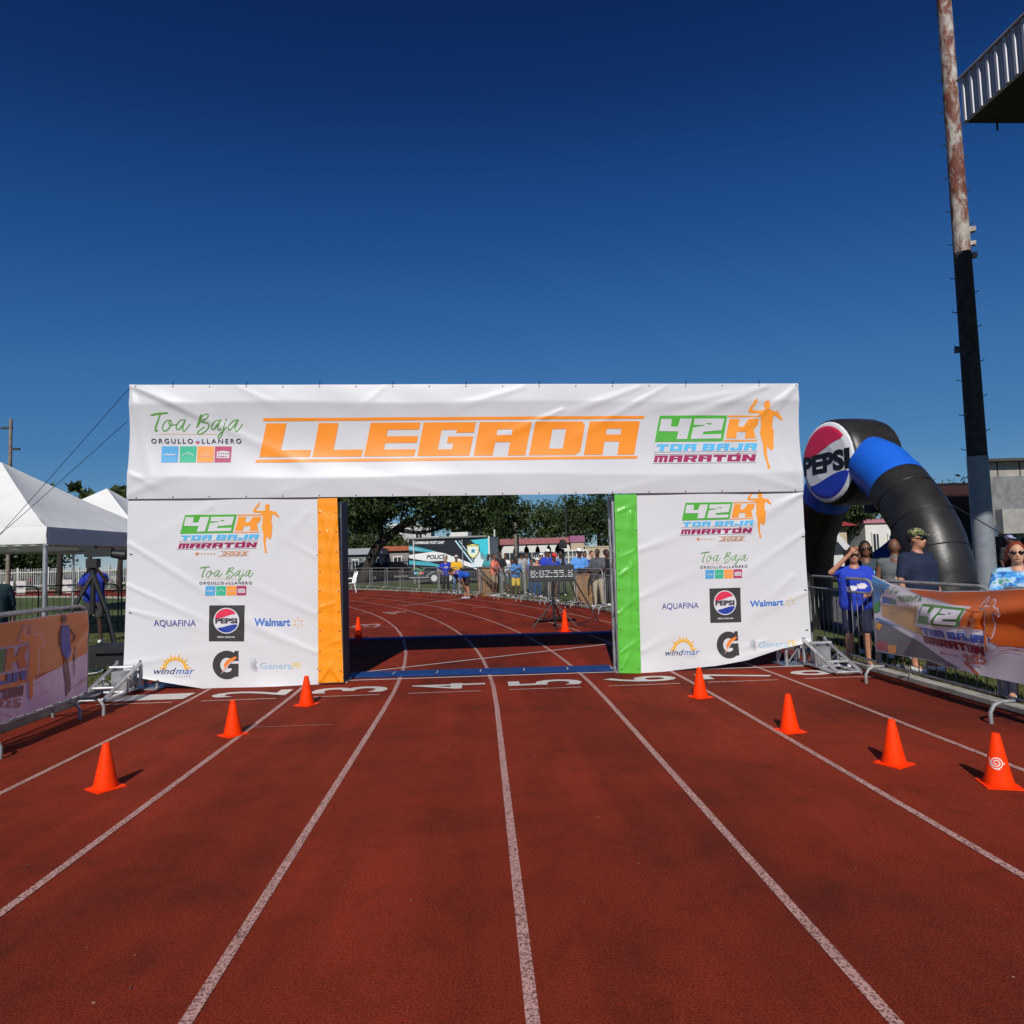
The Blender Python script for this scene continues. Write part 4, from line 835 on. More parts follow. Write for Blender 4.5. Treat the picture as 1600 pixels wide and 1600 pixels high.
    if not bald:
        c = MB(); c.ell(Hd((0, .03, .045)), (.085*s, .1*s, .105*s)); 
        if long:
            for e in (-1, 0, 1): c.cap_(Hd((e*.06, .05, .02)), Hd((e*.085, .07, -.22)), .05*s, .04*s)
        hm = remesh(c, max(vox, .014), 2)
        bm = bmesh.new(); bm.from_mesh(hm)      # keep the face free
        n0 = hr@Vector((0, -1, -.55)); p0 = Hd((0, -.052, .055)); bmesh.ops.bisect_plane(bm, geom=bm.verts[:]+bm.edges[:]+bm.faces[:], plane_co=p0, plane_no=T(hip+n0)-T(hip) if False else n0, clear_outer=True); bm.to_mesh(hm); bm.free()
        link('hair', hm, cm(hair, .7), t)
    if cap:
        c = MB(); c.ell(Hd((0, .01, .085)), (.088*s, .104*s, .07*s), 14, 8); q = [Hd((.08*math.cos(a), -.05-.11*math.sin(a), .07-.02*math.sin(a))) for a in np.linspace(0, math.pi, 9)]
        k = len(c.v); c.add(q+[v+Vector((0, 0, .012)) for v in q], [tuple(range(9)), tuple(range(17, 8, -1))]+[(i, i+1, i+10, i+9) for i in range(8)])
        if cup:
            br = [(cup*s*.11*math.cos(a)*1.5, cup*s*.13*math.sin(a)*1.4) for a in np.linspace(0, 2*math.pi, 18, endpoint=False)]; p = Hd((0, .01, .06)); c.add([(p.x+u, p.y+v, p.z) for u, v in br]+[(p.x+u*.9, p.y+v*.9, p.z+.015) for u, v in br], [tuple(range(18)), tuple(range(35, 17, -1))]+[(i, (i+1) % 18, (i+1) % 18+18, i+18) for i in range(18)])
        obj('cap', c, cap if not isinstance(cap, tuple) else cm(cap, .8), t, True)
    if glasses:
        c = MB()
        for e in (-1, 1): c.ell(Hd((e*.034, -.088, .018)), (.03*s, .012*s, .02*s), 8, 6); c.cap_(Hd((e*.062, -.08, .022)), Hd((e*.082, .01, .02)), .005*s, .005*s, 5)
        obj('sunglasses', c, cm((14, 14, 16), .2), t, True)
    else:
        for e in (-1, 1): obj('eye', MB().ell(Hd((e*.032, -.083, .016)), (.011*s, .008*s, .007*s), 8, 6), cm((30, 22, 20), .3), t, True)
    obj('mouth', MB().ell(Hd((0, -.09, -.055)), (.024*s, .007*s, .007*s), 8, 6), cm((130, 62, 60), .5), t, True)
    if extra: extra(t, T, s)
    return t
def decal(name, pts, rgb):          # print on the shirt: faces of the cloth inside the ellipses take the ink
    def f(t, T, s):
        me = [c for c in t.children if c.name.startswith('shirt')][0].data; me.materials.append(cm(rgb, .75)); E = [(T((a, 0, b_)), r1*s, r2*s, yy) for a, b_, r1, r2, yy in pts]
        for p in me.polygons:
            c = p.center
            if any(((c.x-e.x)/r1)**2+((c.z-e.z)/r2)**2 < 1+.35*math.sin(c.x*190)*math.sin(c.z*170) and c.y*yy > 0 for e, r1, r2, yy in E): p.material_index = 1
    return f
def at(px, Y): d = ray(px, 860); return d[0]/d[1]*Y, Y
camo, tt, bb = node_mat('camo_cloth'); vv = tt.nodes.new('ShaderNodeTexCoord').outputs['Object']; tt.links.new(ramp(tt, noise(tt, 28, 2, vv), [(.42, (.02, .025, .015)), (.47, (.16, .17, .06)), (.56, (.42, .38, .2)), (.62, (.05, .06, .03))]), bb.inputs['Base Color']); bb.inputs['Roughness'].default_value = .9
for n in bb.id_data.nodes:
    if n.type == 'VALTORGB': n.color_ramp.interpolation = 'CONSTANT'
floral, tt, bb = node_mat('patterned_blue_cloth'); vv = tt.nodes.new('ShaderNodeTexCoord').outputs['Object']; tt.links.new(ramp(tt, noise(tt, 11, 2, vv), [(.36, (.02, .09, .36)), (.5, (.05, .30, .66)), (.62, (.5, .62, .75)), (.68, (.06, .32, .2))]), bb.inputs['Base Color']); bb.inputs['Roughness'].default_value = .8
MATS['c_1_2_3_85'] = floral
# right-hand spectators
x, y = at(1327, 8.98)
person('woman in a royal blue T-shirt and navy shorts shading her eyes behind the barrier', x+.05, y, -22, 1.60, 1, (28, 58, 176), (24, 32, 58), ('shade', 'rail'), shorts=True, hair=(74, 44, 30), long=True, glasses=True, fat=1.18, vox=.012, shoes=(200, 200, 205), extra=decal('shirt_print', [(-.06, 1.17, .07, .035, -.185), (.07, 1.2, .07, .04, -.18)], (216, 208, 214)))
x, y = at(1352, 10.2); person('dark-haired woman in a dark patterned top behind the woman shading her eyes', x, y, -20, 1.68, 2, (46, 62, 70), (26, 26, 32), 'down', hair=(14, 12, 12), long=True, glasses=True, vox=.014, extra=decal('shirt_print', [(.08, 1.25, .08, .05, -.12)], (120, 190, 220)))
x, y = at(1397, 9.55); person('bald man in a grey tank top turned away beside the man in navy', x, y, 150, 1.70, 2, (92, 96, 98), (60, 62, 66), 'down', 'none', bald=True, shorts=True, vox=.013, extra=decal('shirt_print', [(-.04, 1.2, .05, .05, .14)], (206, 170, 160)))
x, y = at(1432, 8.55); person('stout man in a navy T-shirt, camouflage cap and sunglasses at the banner', x, y, 18, 1.80, 1, (18, 30, 58), (150, 138, 118), 'down', cap=camo, glasses=True, fat=1.32, shorts=True, vox=.013, hair=(24, 20, 18), head_turn=14)
x, y = at(1588, 6.72); person('red-haired woman in a blue patterned shirt leaning on the barrier at the right edge', x, y, -34, 1.60, 4, (1, 2, 3), (40, 40, 60), 'rail', hair=(120, 44, 18), long=True, glasses=True, fat=1.15, vox=.012)
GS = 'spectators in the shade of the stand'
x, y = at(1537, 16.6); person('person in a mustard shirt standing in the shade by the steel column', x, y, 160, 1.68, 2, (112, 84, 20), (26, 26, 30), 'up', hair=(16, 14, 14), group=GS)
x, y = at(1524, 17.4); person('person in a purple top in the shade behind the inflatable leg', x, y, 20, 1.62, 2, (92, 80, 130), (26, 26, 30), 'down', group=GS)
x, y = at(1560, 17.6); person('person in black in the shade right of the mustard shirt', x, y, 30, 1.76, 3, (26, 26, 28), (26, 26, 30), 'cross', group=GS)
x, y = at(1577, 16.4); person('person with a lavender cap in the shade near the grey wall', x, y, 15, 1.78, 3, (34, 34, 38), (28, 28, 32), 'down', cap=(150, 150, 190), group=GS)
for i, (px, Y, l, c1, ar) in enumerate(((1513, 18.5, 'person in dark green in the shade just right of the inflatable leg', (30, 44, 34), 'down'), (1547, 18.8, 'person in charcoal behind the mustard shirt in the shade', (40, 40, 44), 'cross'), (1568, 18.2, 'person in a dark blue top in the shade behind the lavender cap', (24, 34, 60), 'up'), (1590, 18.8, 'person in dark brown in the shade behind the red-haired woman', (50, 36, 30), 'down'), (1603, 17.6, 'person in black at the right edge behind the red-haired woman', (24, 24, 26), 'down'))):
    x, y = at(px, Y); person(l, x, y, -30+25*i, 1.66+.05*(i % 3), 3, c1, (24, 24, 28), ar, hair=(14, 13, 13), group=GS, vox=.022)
# left-hand figures
x, y = at(148, 15.4); person('camera operator in a blue polo shirt and grey shorts behind the big tripod', x, y, 12, 1.78, 3, (14, 38, 140), (50, 48, 47), ('reach', 'up'), shorts=True, hair=(12, 11, 11), vox=.014)
x, y = at(-14, 9.2); person('person in a dark teal shirt cut off by the left edge of the picture', x, y, 40, 1.70, 3, (14, 44, 50), (24, 24, 28), 'down', hair=(12, 11, 11), vox=.014)
# around the bend behind the arch
x, y = GP(697, 927)[:2]; person('woman in a royal blue T-shirt and black leggings with white ankle socks by the trailer', x, y, 15, 1.66, 4, (30, 44, 168), (16, 16, 18), 'hips', hair=(150, 108, 60), glasses=True, fat=1.1, vox=.02, shoes=(226, 210, 210), extra=decal('shirt_print', [(.0, 1.27, .1, .05, -.14)], (206, 206, 226)))
P0 = lambda px, R: (lambda d: d)(ray(px, 880))
def onring(px, R):
    d = ray(px, 880); k = d[0]/d[1]; a_ = k*k+1; b__ = -2*(k*TC+TY); c_ = TC*TC+TY*TY-R*R; Y = (-b__+math.sqrt(b__*b__-4*a_*c_))/(2*a_); return k*Y, Y
x, y = onring(713, 49.0); person('man in a yellow shirt and jeans with a pale cap behind the barrier', x, y, 10, 1.74, 2, (214, 166, 30), (92, 120, 150), 'rail', cap=(196, 176, 172), vox=.022)
x, y = onring(728, 47.3); person('person in a blue shirt and dark shorts bending far forward', x, y, -60, 1.74, 1, (30, 84, 190), (38, 28, 28), 'hang', shorts=True, lean=78, vox=.02, shoes=(150, 170, 190))
x, y = onring(772, 48.8); person('man in a salmon shirt and khaki shorts leaning on the barrier', x, y, 60, 1.76, 2, (222, 120, 100), (140, 124, 96), 'rail', shorts=True, hair=(60, 40, 30), vox=.02)
x, y = onring(781, 49.6); person('man in a black T-shirt and grey shorts behind the salmon-shirted man', x, y, 30, 1.84, 3, (26, 30, 36), (120, 124, 124), 'rail', shorts=True, vox=.02)
x, y = onring(796, 49.3); person('person in a pale striped top bent over the barrier beside the tie-dyed shirt', x, y, 25, 1.60, 2, (150, 160, 170), (60, 80, 70), 'reach', shorts=True, lean=22, vox=.02)
x, y = onring(805, 48.9); person('person in a blue tie-dyed shirt and yellow shorts at the barrier', x, y, 20, 1.58, 3, (70, 130, 196), (206, 176, 60), 'phone', shorts=True, lean=12, vox=.02)
x, y = onring(815, 50.6); person('man in a grey brimmed hat and pale shirt in the back row', x, y, 5, 1.80, 2, (150, 150, 146), (110, 104, 96), 'down', cap=(74, 84, 92), cup=1., vox=.022)
x, y = onring(830, 50.3); person('small dark-haired child in blue jeans behind the race clock', x, y, 30, 1.50, 2, (84, 84, 130), (40, 70, 120), 'down', vox=.022)
x, y = onring(839, 49.6); person('child in a pink top and white cap beside the race clock', x, y, 30, 1.52, 4, (222, 150, 140), (40, 70, 120), 'phone', cap=(220, 220, 224), vox=.022)
x, y = onring(856, 49.6); person('man in a royal blue shirt and white cap behind the race clock', x, y, 10, 1.84, 2, (28, 56, 170), (40, 40, 44), 'rail', cap=(224, 224, 226), fat=1.1, vox=.02)
x, y = onring(863, 48.9); person('man in a red cap and blue shirt leaning over the barrier', x, y, 15, 1.70, 2, (32, 58, 160), (90, 70, 60), 'cross', cap=(206, 40, 36), shorts=True, lean=14, vox=.02)
x, y = onring(905, 49.0); person('man in a light blue hooded jacket and white cap with folded arms', x, y, 10, 1.80, 3, (84, 140, 210), (196, 196, 204), 'cross', 'long', cap=(228, 228, 230), shorts=True, fat=1.15, vox=.018)
x, y = onring(914, 50.0); person('person in blue hidden behind the man with folded arms', x, y, -10, 1.70, 2, (40, 60, 150), (50, 50, 56), 'down', vox=.022)
x, y = onring(934, 49.0); person('man in a grey shirt and beige trousers beside the brown box', x, y, -40, 1.78, 3, (78, 82, 88), (176, 160, 136), 'rail', fat=1.1, bald=True, vox=.018)
x, y = onring(948, 49.4); person('man in a black T-shirt next to the green post', x, y, 50, 1.74, 3, (18, 18, 20), (24, 24, 26), 'back', vox=.018)
for px, R__, l, c1, c2, cp in ((790, 51.2, 'person in white in the second row left of the tie-dyed shirt', (206, 206, 204), (60, 60, 70), None), (823, 51.6, 'person in a light blue top behind the grey brimmed hat', (120, 160, 206), (50, 54, 70), None), (846, 51.0, 'person in navy with a white cap in the second row by the race clock', (30, 40, 90), (80, 80, 84), (220, 220, 222)), (876, 50.8, 'person in a grey-blue shirt partly behind the tripod camera', (96, 116, 150), (40, 42, 50), None), (925, 51.0, 'person in pale grey in the second row beside the brown box', (170, 172, 176), (50, 50, 56), None), (763, 50.6, 'person in a teal top in the second row behind the banded brown box', (60, 140, 150), (40, 40, 46), None)):
    x, y = onring(px, R__); person(l, x, y, random.uniform(-30, 40), 1.68+.1*random.random(), random.choice((1, 2, 3)), c1, c2, random.choice(('down', 'cross', 'rail')), cap=cp, vox=.024)
GD = 'dark figures in the shade of the big tree'
for px, Y, l in ((590, 55, 'dark figure under the leaning tree trunk, left of two'), (602, 56, 'dark figure under the leaning tree trunk, right of two')):
    x, y = at(px, Y); person(l, x, y, 20, 1.72, 3, (30, 34, 60) if px > 595 else (20, 44, 34), (24, 24, 28), 'down', vox=.026, group=GD)
print('people done')

# ================================================================ INFLATABLE ARCH
M_infl = mat('black_inflatable', (.022, .020, .019), .40, spec=.42, noise=.4, nscale=3, bump=.3, bscale=6); M_inflb = mat('blue_inflatable', (.012, .12, .62), .4, spec=.4, bump=.2, bscale=6)
ia = thing('inflatable_arch', 'black inflatable arch with blue bands and a round red, white and blue logo drum', 'inflatable arch', (7, 12.2, 0)); iinv = Matrix.Translation((-7, -12.2, 0))
path = [(10.02, 0), (10.04, .5), (10.1, 1.0), (10.22, 1.5), (10.45, 1.95), (10.8, 2.35), (11.25, 2.75), (11.7, 3.02), (12.2, 3.12), (12.7, 3.02), (13.2, 2.75), (13.65, 2.35), (14.0, 1.95), (14.2, 1.5), (14.32, 1.0), (14.38, .5), (14.4, 0)]
pp = spline(path, 4); n = len(pp)
def tube_part(a, b_, m, name):
    q = pp[a:b_+1]; rr = [.452*(1-(.022 if (i+a) % 4 == 0 else 0)+.006*math.sin(i*2.1))*(1 if 0 < i+a < n-1 else .96) for i in range(len(q))]; o = obj(name, MB().tube([(6.75, p[0]*.964, p[1]) for p in q], rr, 28), m, ia, True); o.matrix_parent_inverse = iinv; return o
for i in list(range(4, 24, 4))+list(range(n-20, n-2, 4)):
    c_ = Vector((6.75, pp[i][0]*.964, pp[i][1])); tv = Vector((0, (pp[i+1][0]-pp[i-1][0])*.964, pp[i+1][1]-pp[i-1][1])).normalized(); e1 = Vector((1, 0, 0)); e2 = tv.cross(e1)
    o = obj('seam', MB().tube([c_+(e1*math.cos(q)+e2*math.sin(q))*(.448+.004*math.sin(9*q)) for q in np.linspace(0, 2*math.pi, 40, endpoint=False)], .0075, 5, True), M_infl, ia, True); o.matrix_parent_inverse = iinv
tube_part(0, 22, M_infl, 'leg'); tube_part(22, n-23, M_inflb, 'blue_band'); tube_part(n-23, n-1, M_infl, 'leg')
dr = MB(); R_ = .76
prof = [(.0, 6.22), (.3, 6.205), (.6, 6.22), (.70, 6.25), (.755, 6.31), (.775, 6.45), (.785, 6.75), (.775, 7.05), (.74, 7.18), (.6, 7.24), (.0, 7.26)]
NS = 64; dv = []; DC = (11.92, 3.14)
for (r, X_) in prof:
    for j in range(NS): q = 2*math.pi*j/NS; dv.append((X_, DC[0]+max(r, .001)*math.cos(q), DC[1]+max(r, .001)*math.sin(q)))
dr.add(dv, [(i*NS+j, i*NS+(j+1) % NS, (i+1)*NS+(j+1) % NS, (i+1)*NS+j) for i in range(len(prof)-1) for j in range(NS)])
drum_o = obj('logo_drum', dr, M_infl, ia, True); drum_o.matrix_parent_inverse = iinv
Cd = Matrix.Translation((6.6, DC[0], DC[1])); drum_o.matrix_basis = Cd@Matrix.Rotation(math.radians(8), 4, 'Z')@Cd.inverted()
def dsurf(u, v, off):      # logo units: radius 100, u to the viewer's right
    rr = math.hypot(u, v)/100*.72; X_ = np.interp(rr, [0, .3, .6, .70, .755], [6.22, 6.205, 6.22, 6.25, 6.31]); return (X_-off, DC[0]-u/100*.72, DC[1]-v/100*.72)
dg_t, dg_b = globe(0, 0, 98)
printed('logo_print', rings(circ(0, 0, 100)), mat('drum_white', (.82, .82, .82), .5), drum_o, dsurf, .005, 5)
printed('logo_print', dg_t, cm((226, 40, 80), .5), drum_o, dsurf, .008, 5); printed('logo_print', dg_b, cm((30, 62, 184), .5), drum_o, dsurf, .008, 5); printed('logo_print', text('PEPSI', -92, -24, 90, 26, .05), cm((14, 14, 14), .5), drum_o, dsurf, .011, 5)
for a, b_ in (((10.2, 2.6), (6.4, 9.3, 1.1)), ((9.9, 2.2), (9.6, 8.6, .02))):
    o = obj('tether', MB().tube([(6.5 if b_[0] < 8 else 7.1, *a), b_], .008, 5), M_tri, ia); o.matrix_parent_inverse = iinv
o = obj('seam', MB().tube([(6.75-.458*math.cos(k), 9.74+.458*math.sin(k), 1.0+.05*math.sin(k)) for k in np.linspace(-1.2, 1.3, 10)], .008, 5), M_infl, ia, True); o.matrix_parent_inverse = iinv
o = obj('seam', MB().tube([(6.34, 9.51, .0), (6.335, 9.54, .5), (6.36, 9.6, 1.0)], .012, 5), M_infl, ia, True); o.matrix_parent_inverse = iinv

# ================================================================ STAND ROOF, FLOODLIGHT POLE, BUILDINGS AT RIGHT
M_rust, t, b = node_mat('rusty_painted_steel'); tc = t.nodes.new('ShaderNodeTexCoord').outputs['Object']
f = ramp(t, noise(t, 2.6, 9, scalevec(t, tc, (1.4, 1.4, .55)), .72, .4), [(.44, (0, 0, 0)), (.55, (1, 1, 1))])
rust = ramp(t, noise(t, 6, 6, tc, .7), [(.3, (.06, .016, .009)), (.65, (.19, .05, .024))]); pale = ramp(t, noise(t, 4, 5, tc), [(.3, (.28, .25, .22)), (.7, (.46, .43, .39))])
sx = t.nodes.new('ShaderNodeSeparateXYZ'); t.links.new(tc, sx.inputs[0]); 
t.links.new(mix(t, f, pale, rust), b.inputs['Base Color']); b.inputs['Roughness'].default_value = .75; bump(t, b, f, .4, .01)
fp = thing('floodlight_pole', 'tall rusty white floodlight pole with climbing pegs and a grey base', 'pole', (12.12, 15.9, 0))
obj('shaft', MB().tube([(0, 0, 8.8), (0, 0, 10), (0, 0, 19)], [.191, .185, .14], 20), M_rust, fp, True); obj('dark_section', MB().tube([(0, 0, 3.7), (0, 0, 8.8)], [.215, .191], 20), mat('shadowed_steel', (.035, .03, .027), .8, noise=.75, nscale=7, bump=.4, bscale=20), fp, True); obj('grey_base', MB().tube([(0, 0, 0), (0, 0, 3.72)], [.235, .225], 20), mat('grey_pole_paint', (.2, .22, .25), .55, noise=.15), fp, True)  # dark section: the stand roof's shadow is deepened in its colour
peg = MB().tube([(0, 0, 0), (.1, 0, .03), (.11, 0, .06)], .011, 5).mesh('climbing_peg'); peg.materials.append(M_blk)
for k in range(34):
    z = 3.9+k*.43; o = bpy.data.objects.new('climbing_peg', peg); COL.objects.link(o); o.parent = fp; r_ = np.interp(z, [3.7, 10, 19], [.215, .185, .14])-.01; a = (.25 if k % 2 else math.pi-.25)-.5; o.location = (r_*math.cos(a), r_*math.sin(a), z); o.rotation_euler = (0, 0, a)
for z, w in ((6.4, .16), (9.35, .15), (9.0, .12), (8.7, .14)):
    a = math.pi-.5 if z < 7 else -.4; obj('bracket', MB().box((.23*math.cos(a), .23*math.sin(a), z), (w, w, w*.8), a), M_rust if z > 7 else M_blk, fp)
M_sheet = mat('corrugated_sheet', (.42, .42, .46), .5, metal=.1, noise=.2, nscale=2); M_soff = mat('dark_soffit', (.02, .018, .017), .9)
gs = thing('grandstand_roof', 'corrugated metal edge of the grandstand roof at the upper right corner', 'stand roof', (14, 9, 0)); ginv = Matrix.Translation((-14, -9, 0))
def gpart(name, mb, m, smooth=False): o = obj(name, mb, m, gs, smooth); o.matrix_parent_inverse = ginv; return o
Y0g, Y1g, XF, Z0g, Z1g = 5.6, 12.85, 10.03, 10.1, 11.02
gpart('fascia', MB().box((XF, (Y0g+Y1g)/2, (Z0g+Z1g)/2), (.03, Y1g-Y0g, Z1g-Z0g)), M_sheet); gpart('end_fascia', MB().box(((XF+21)/2+.01, Y1g-.02, (Z0g+Z1g)/2+.02), (21-XF-.02, .03, Z1g-Z0g-.05)), M_sheet)
rib = MB().prism([(-.05, 0), (-.03, -.05), (.03, -.05), (.05, 0)], 0, Z1g-Z0g-.03).mesh('rib'); rib.materials.append(M_sheet); rib2 = MB().prism([(-.022, 0), (-.012, -.02), (.012, -.02), (.022, 0)], 0, Z1g-Z0g-.03).mesh('rib'); rib2.materials.append(M_sheet)
for k in range(32):
    for me, dy in ((rib, .0), (rib2, .11)):
        o = bpy.data.objects.new('rib', me); COL.objects.link(o); o.parent = gs; o.matrix_parent_inverse = ginv; o.location = (XF-.014, Y1g-.1-.22*k-dy, Z0g+.012); o.rotation_euler = (0, 0, -math.pi/2)
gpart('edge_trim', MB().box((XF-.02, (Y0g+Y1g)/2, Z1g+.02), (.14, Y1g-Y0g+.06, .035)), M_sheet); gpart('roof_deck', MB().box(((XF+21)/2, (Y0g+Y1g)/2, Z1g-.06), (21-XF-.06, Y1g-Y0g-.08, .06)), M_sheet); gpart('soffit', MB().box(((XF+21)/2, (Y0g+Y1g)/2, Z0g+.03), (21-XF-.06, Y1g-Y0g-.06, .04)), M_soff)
gpart('drip_pipe', MB().tube([(10.6, 12.7, Z0g), (10.6, 12.7, Z0g-.22)], .02, 6), M_blk)
for y in (6.2, 12.2): gpart('column', MB().box((19.5, y, 5.05), (.4, .4, 10.1)), mat('stand_concrete', (.3, .29, .27), .85, noise=.3))
M_gw = mat('grey_render', (.20, .20, .205), .9, noise=.35, nscale=3, bump=.5, bscale=12); M_lgw = mat('pale_render', (.33, .31, .29), .85, noise=.25, nscale=2)
YB = 30.
gb_ = thing('grey_building', 'grey rendered building with a pale box room on its roof at the right edge', 'building', (29, YB+3, 0)); q0 = PY(1545, 745, YB); zt_ = q0[2]; gx = q0[0]-29
obj('wall', MB().prism([(gx, -3), (gx+12, -3), (gx+12, 3), (gx+5, 3)], 0, zt_), M_gw, gb_); obj('roof_room', MB().prism([(gx+.5, -1.9), (gx+12, -1.9), (gx+12, 3.1), (gx+5, 3.1)], zt_, zt_+.8), M_lgw, gb_); obj('roof_slab', MB().prism([(gx+.1, -2.4), (gx+12.2, -2.4), (gx+12.2, 3.4), (gx+5, 3.4)], zt_+.8, zt_+.92), mat('slab_dark', (.06, .055, .05), .9), gb_)
for k in range(6): obj('panel_joint', MB().box((gx+1.3+1.1*k, .6-2.5-.01, zt_+.4), (.05, .02, .78)), cm((60, 56, 54), .9), gb_)
obj('vent_pipe', MB().tube([(gx+1.15, -1, zt_+.9), (gx+1.15, -1, zt_+1.4)], .08, 8), cm((190, 190, 190), .6), gb_, True)
bx = PY(1577, 815, YB); obj('window_box', MB().box((bx[0]-29, -3.2, bx[2]), (1.3, .5, 1.1)), M_lgw, gb_); bx = PY(1603, 812, YB); obj('window_box', MB().box((bx[0]+.4-29, -3.15, bx[2]), (.9, .4, 1.0)), M_gw, gb_); bx = PY(1553, 835, YB); obj('door', MB().box((bx[0]-29, -3.03, 1.2), (.45, .1, 2.4)), cm((70, 84, 100), .5), gb_)
M_dk = mat('shade_dark_brown', (.012, .010, .011), .9, noise=.3, nscale=3); M_dkr = mat('dark_red_fascia', (.03, .008, .009), .9)  # near-black pavilion colours stand in for shade under the stand
a_, b2 = PY(1396, 800, 23), PY(1536, 757, 23); pvl = thing('dark_pavilion', 'low dark pavilion with a dark red fascia behind the inflatable arch', 'building', (a_[0]+2, 24.5, 0))
ox = a_[0]+2; wl = lambda e: [(a_[0]-e-ox, -1.5), (b2[0]+e-ox, -1.5), (b2[0]*1.14+e-ox, 1.5), (a_[0]*1.15-e-ox, 1.5)]
obj('wall', MB().prism(wl(0), 0, b2[2]-.1), M_dk, pvl); obj('fascia', MB().box(((a_[0]+b2[0])/2+.2-ox, -1.6, b2[2]-.45), (b2[0]-a_[0]-.6, .2, .9)), M_dkr, pvl); obj('roof_slab', MB().prism([(x_, y_-.2) for x_, y_ in wl(-.2)], b2[2]-.02, b2[2]+.06), M_dk, pvl)
cs_ = PY(1350, 788, 23); obj('canopy_slab', MB().box((cs_[0]+.55-ox, -1.75, cs_[2]-.15), (1.15, .45, .33)), M_dk, pvl); obj('post', MB().box((PY(1397, 850, 22.8)[0]-ox, -1.8, 1.5), (.2, .2, 3)), M_dk, pvl)
wd = PY(1502, 815, 21.3); obj('window', MB().box((wd[0]-a_[0]-2, -1.05, 2.1), (.5, .06, 1.0)), cm((70, 90, 120), .3), pvl)

# ================================================================ TREES, HOUSES, FENCES BEHIND
def leaf_mat(name, a, b_): 
    m, t, b = node_mat(name); tc = t.nodes.new('ShaderNodeTexCoord').outputs['Object']; c = ramp(t, noise(t, 1.3, 4, tc, .7), [(.3, a), (.7, b_)]); t.links.new(c, b.inputs['Base Color']); b.inputs['Roughness'].default_value = .55
    tr = t.nodes.new('ShaderNodeBsdfTranslucent'); t.links.new(c, tr.inputs[0]); mx = t.nodes.new('ShaderNodeMixShader'); mx.inputs[0].default_value = .22; o = t.nodes['Material Output']; t.links.new(b.outputs[0], mx.inputs[1]); t.links.new(tr.outputs[0], mx.inputs[2]); t.links.new(mx.outputs[0], o.inputs[0]); return m
M_leaf = leaf_mat('dark_leaf', (.012, .028, .006), (.045, .075, .014)); M_leaf2 = leaf_mat('mid_leaf', (.022, .045, .01), (.07, .10, .022)); M_bark = mat('bark', (.035, .026, .02), .9, noise=.4, nscale=6, bump=.6, bscale=20)
def crown(clumps, per, size, spread, seed):
    r = np.random.default_rng(seed); C = np.repeat(np.array(clumps), per, 0); n = len(C); d = r.normal(size=(n, 3)); d /= np.linalg.norm(d, axis=1)[:, None]; rad = r.random(n)**.5
    P = C[:, :3]+d*rad[:, None]*C[:, 3:4]*np.array([1, 1, .75])*spread
    a = r.normal(size=(n, 3)); a /= np.linalg.norm(a, axis=1)[:, None]; b_ = np.cross(a, r.normal(size=(n, 3))); b_ /= np.linalg.norm(b_, axis=1)[:, None]; s = size*(.6+.8*r.random(n))[:, None]
    V = np.stack([P-a*s, P-b_*s*.45, P+a*s, P+b_*s*.45], 1).reshape(-1, 3); me = bpy.data.meshes.new('crown'); me.from_pydata(V.tolist(), [], [(4*i, 4*i+1, 4*i+2, 4*i+3) for i in range(n)]); me.update(); return me
def tree(label, base, trunk, ells, nclump, per, size, m, seed, group=None, cr=(.7, 1.3)):
    """ells: crown lobes (x,y,z,rx,ry,rz) relative to the base; trunk: list of limbs (points, r0, r1)"""
    t = thing('tree', label, 'tree', base, 0, group); r = np.random.default_rng(seed); cl = []
    for (x, y, z, a, b_, c) in ells:
        k = max(3, int(nclump*a*b_*c/sum(e[3]*e[4]*e[5] for e in ells)))
        for _ in range(k):
            d = r.normal(size=3); d /= np.linalg.norm(d); q = r.random()**.4; cl.append((x+d[0]*a*q, y+d[1]*b_*q, z+d[2]*c*q, r.uniform(*cr)))
    link('crown', crown(cl, per, size, 1., seed+1), m, t)
    for i, (pts, a, b_) in enumerate(trunk): p = spline(pts, 4); obj('trunk' if i == 0 else 'limb', MB().tube([tuple(q) for q in p], list(np.linspace(a, b_, len(p))), 10), M_bark, t, True)
    return t
bx_ = PY(566, 882, 52); BX = bx_[0]
P52 = lambda x, y: (PY(x, y, 52)[0]-BX, 0, PY(x, y, 52)[2])
tree('big dark spreading tree with a leaning trunk behind the police trailer', (BX, 52, 0), [([(0, 0, 0), P52(585, 862), P52(605, 840), P52(640, 815), P52(700, 790)], .42, .22), ([P52(598, 845), P52(590, 815), P52(570, 780)], .26, .12), ([P52(620, 828), P52(660, 832), P52(700, 822)], .18, .08), ([P52(650, 812), P52(660, 780), P52(680, 740)], .2, .1)],
     [(*P52(570, 785)[:1], 0, 6.2, 4.2, 3.5, 2.2), (*P52(650, 780)[:1], -1, 6.4, 4.2, 3.5, 2.5), (*P52(735, 790)[:1], 0, 6.0, 4.0, 3.5, 2.6), (*P52(790, 795)[:1], 1, 5.4, 2.4, 2.6, 2.2), (*P52(640, 760)[:1], 0, 8.2, 6, 4, 1.8), (*P52(560, 815)[:1], 1, 4.8, 2.2, 2.0, 1.0), (*P52(690, 825)[:1], -.5, 4.6, 2.2, 2.0, .9)], 330, 75, .17, M_leaf, 11)
bx_ = PY(538, 885, 50); tree('dark tree trunk and foliage just inside the orange post', (bx_[0], 50, 0), [([(0, 0, 0), (-.2, 0, 2.2), (-.5, 0, 4.5), (-.2, 0, 6)], .45, .2)], [(-1.5, 0, 5.6, 3.2, 2.6, 2.0), (.6, 0, 6.2, 2.6, 2.6, 1.8)], 90, 70, .17, M_leaf, 23)
GT = 'trees beyond the far fence'
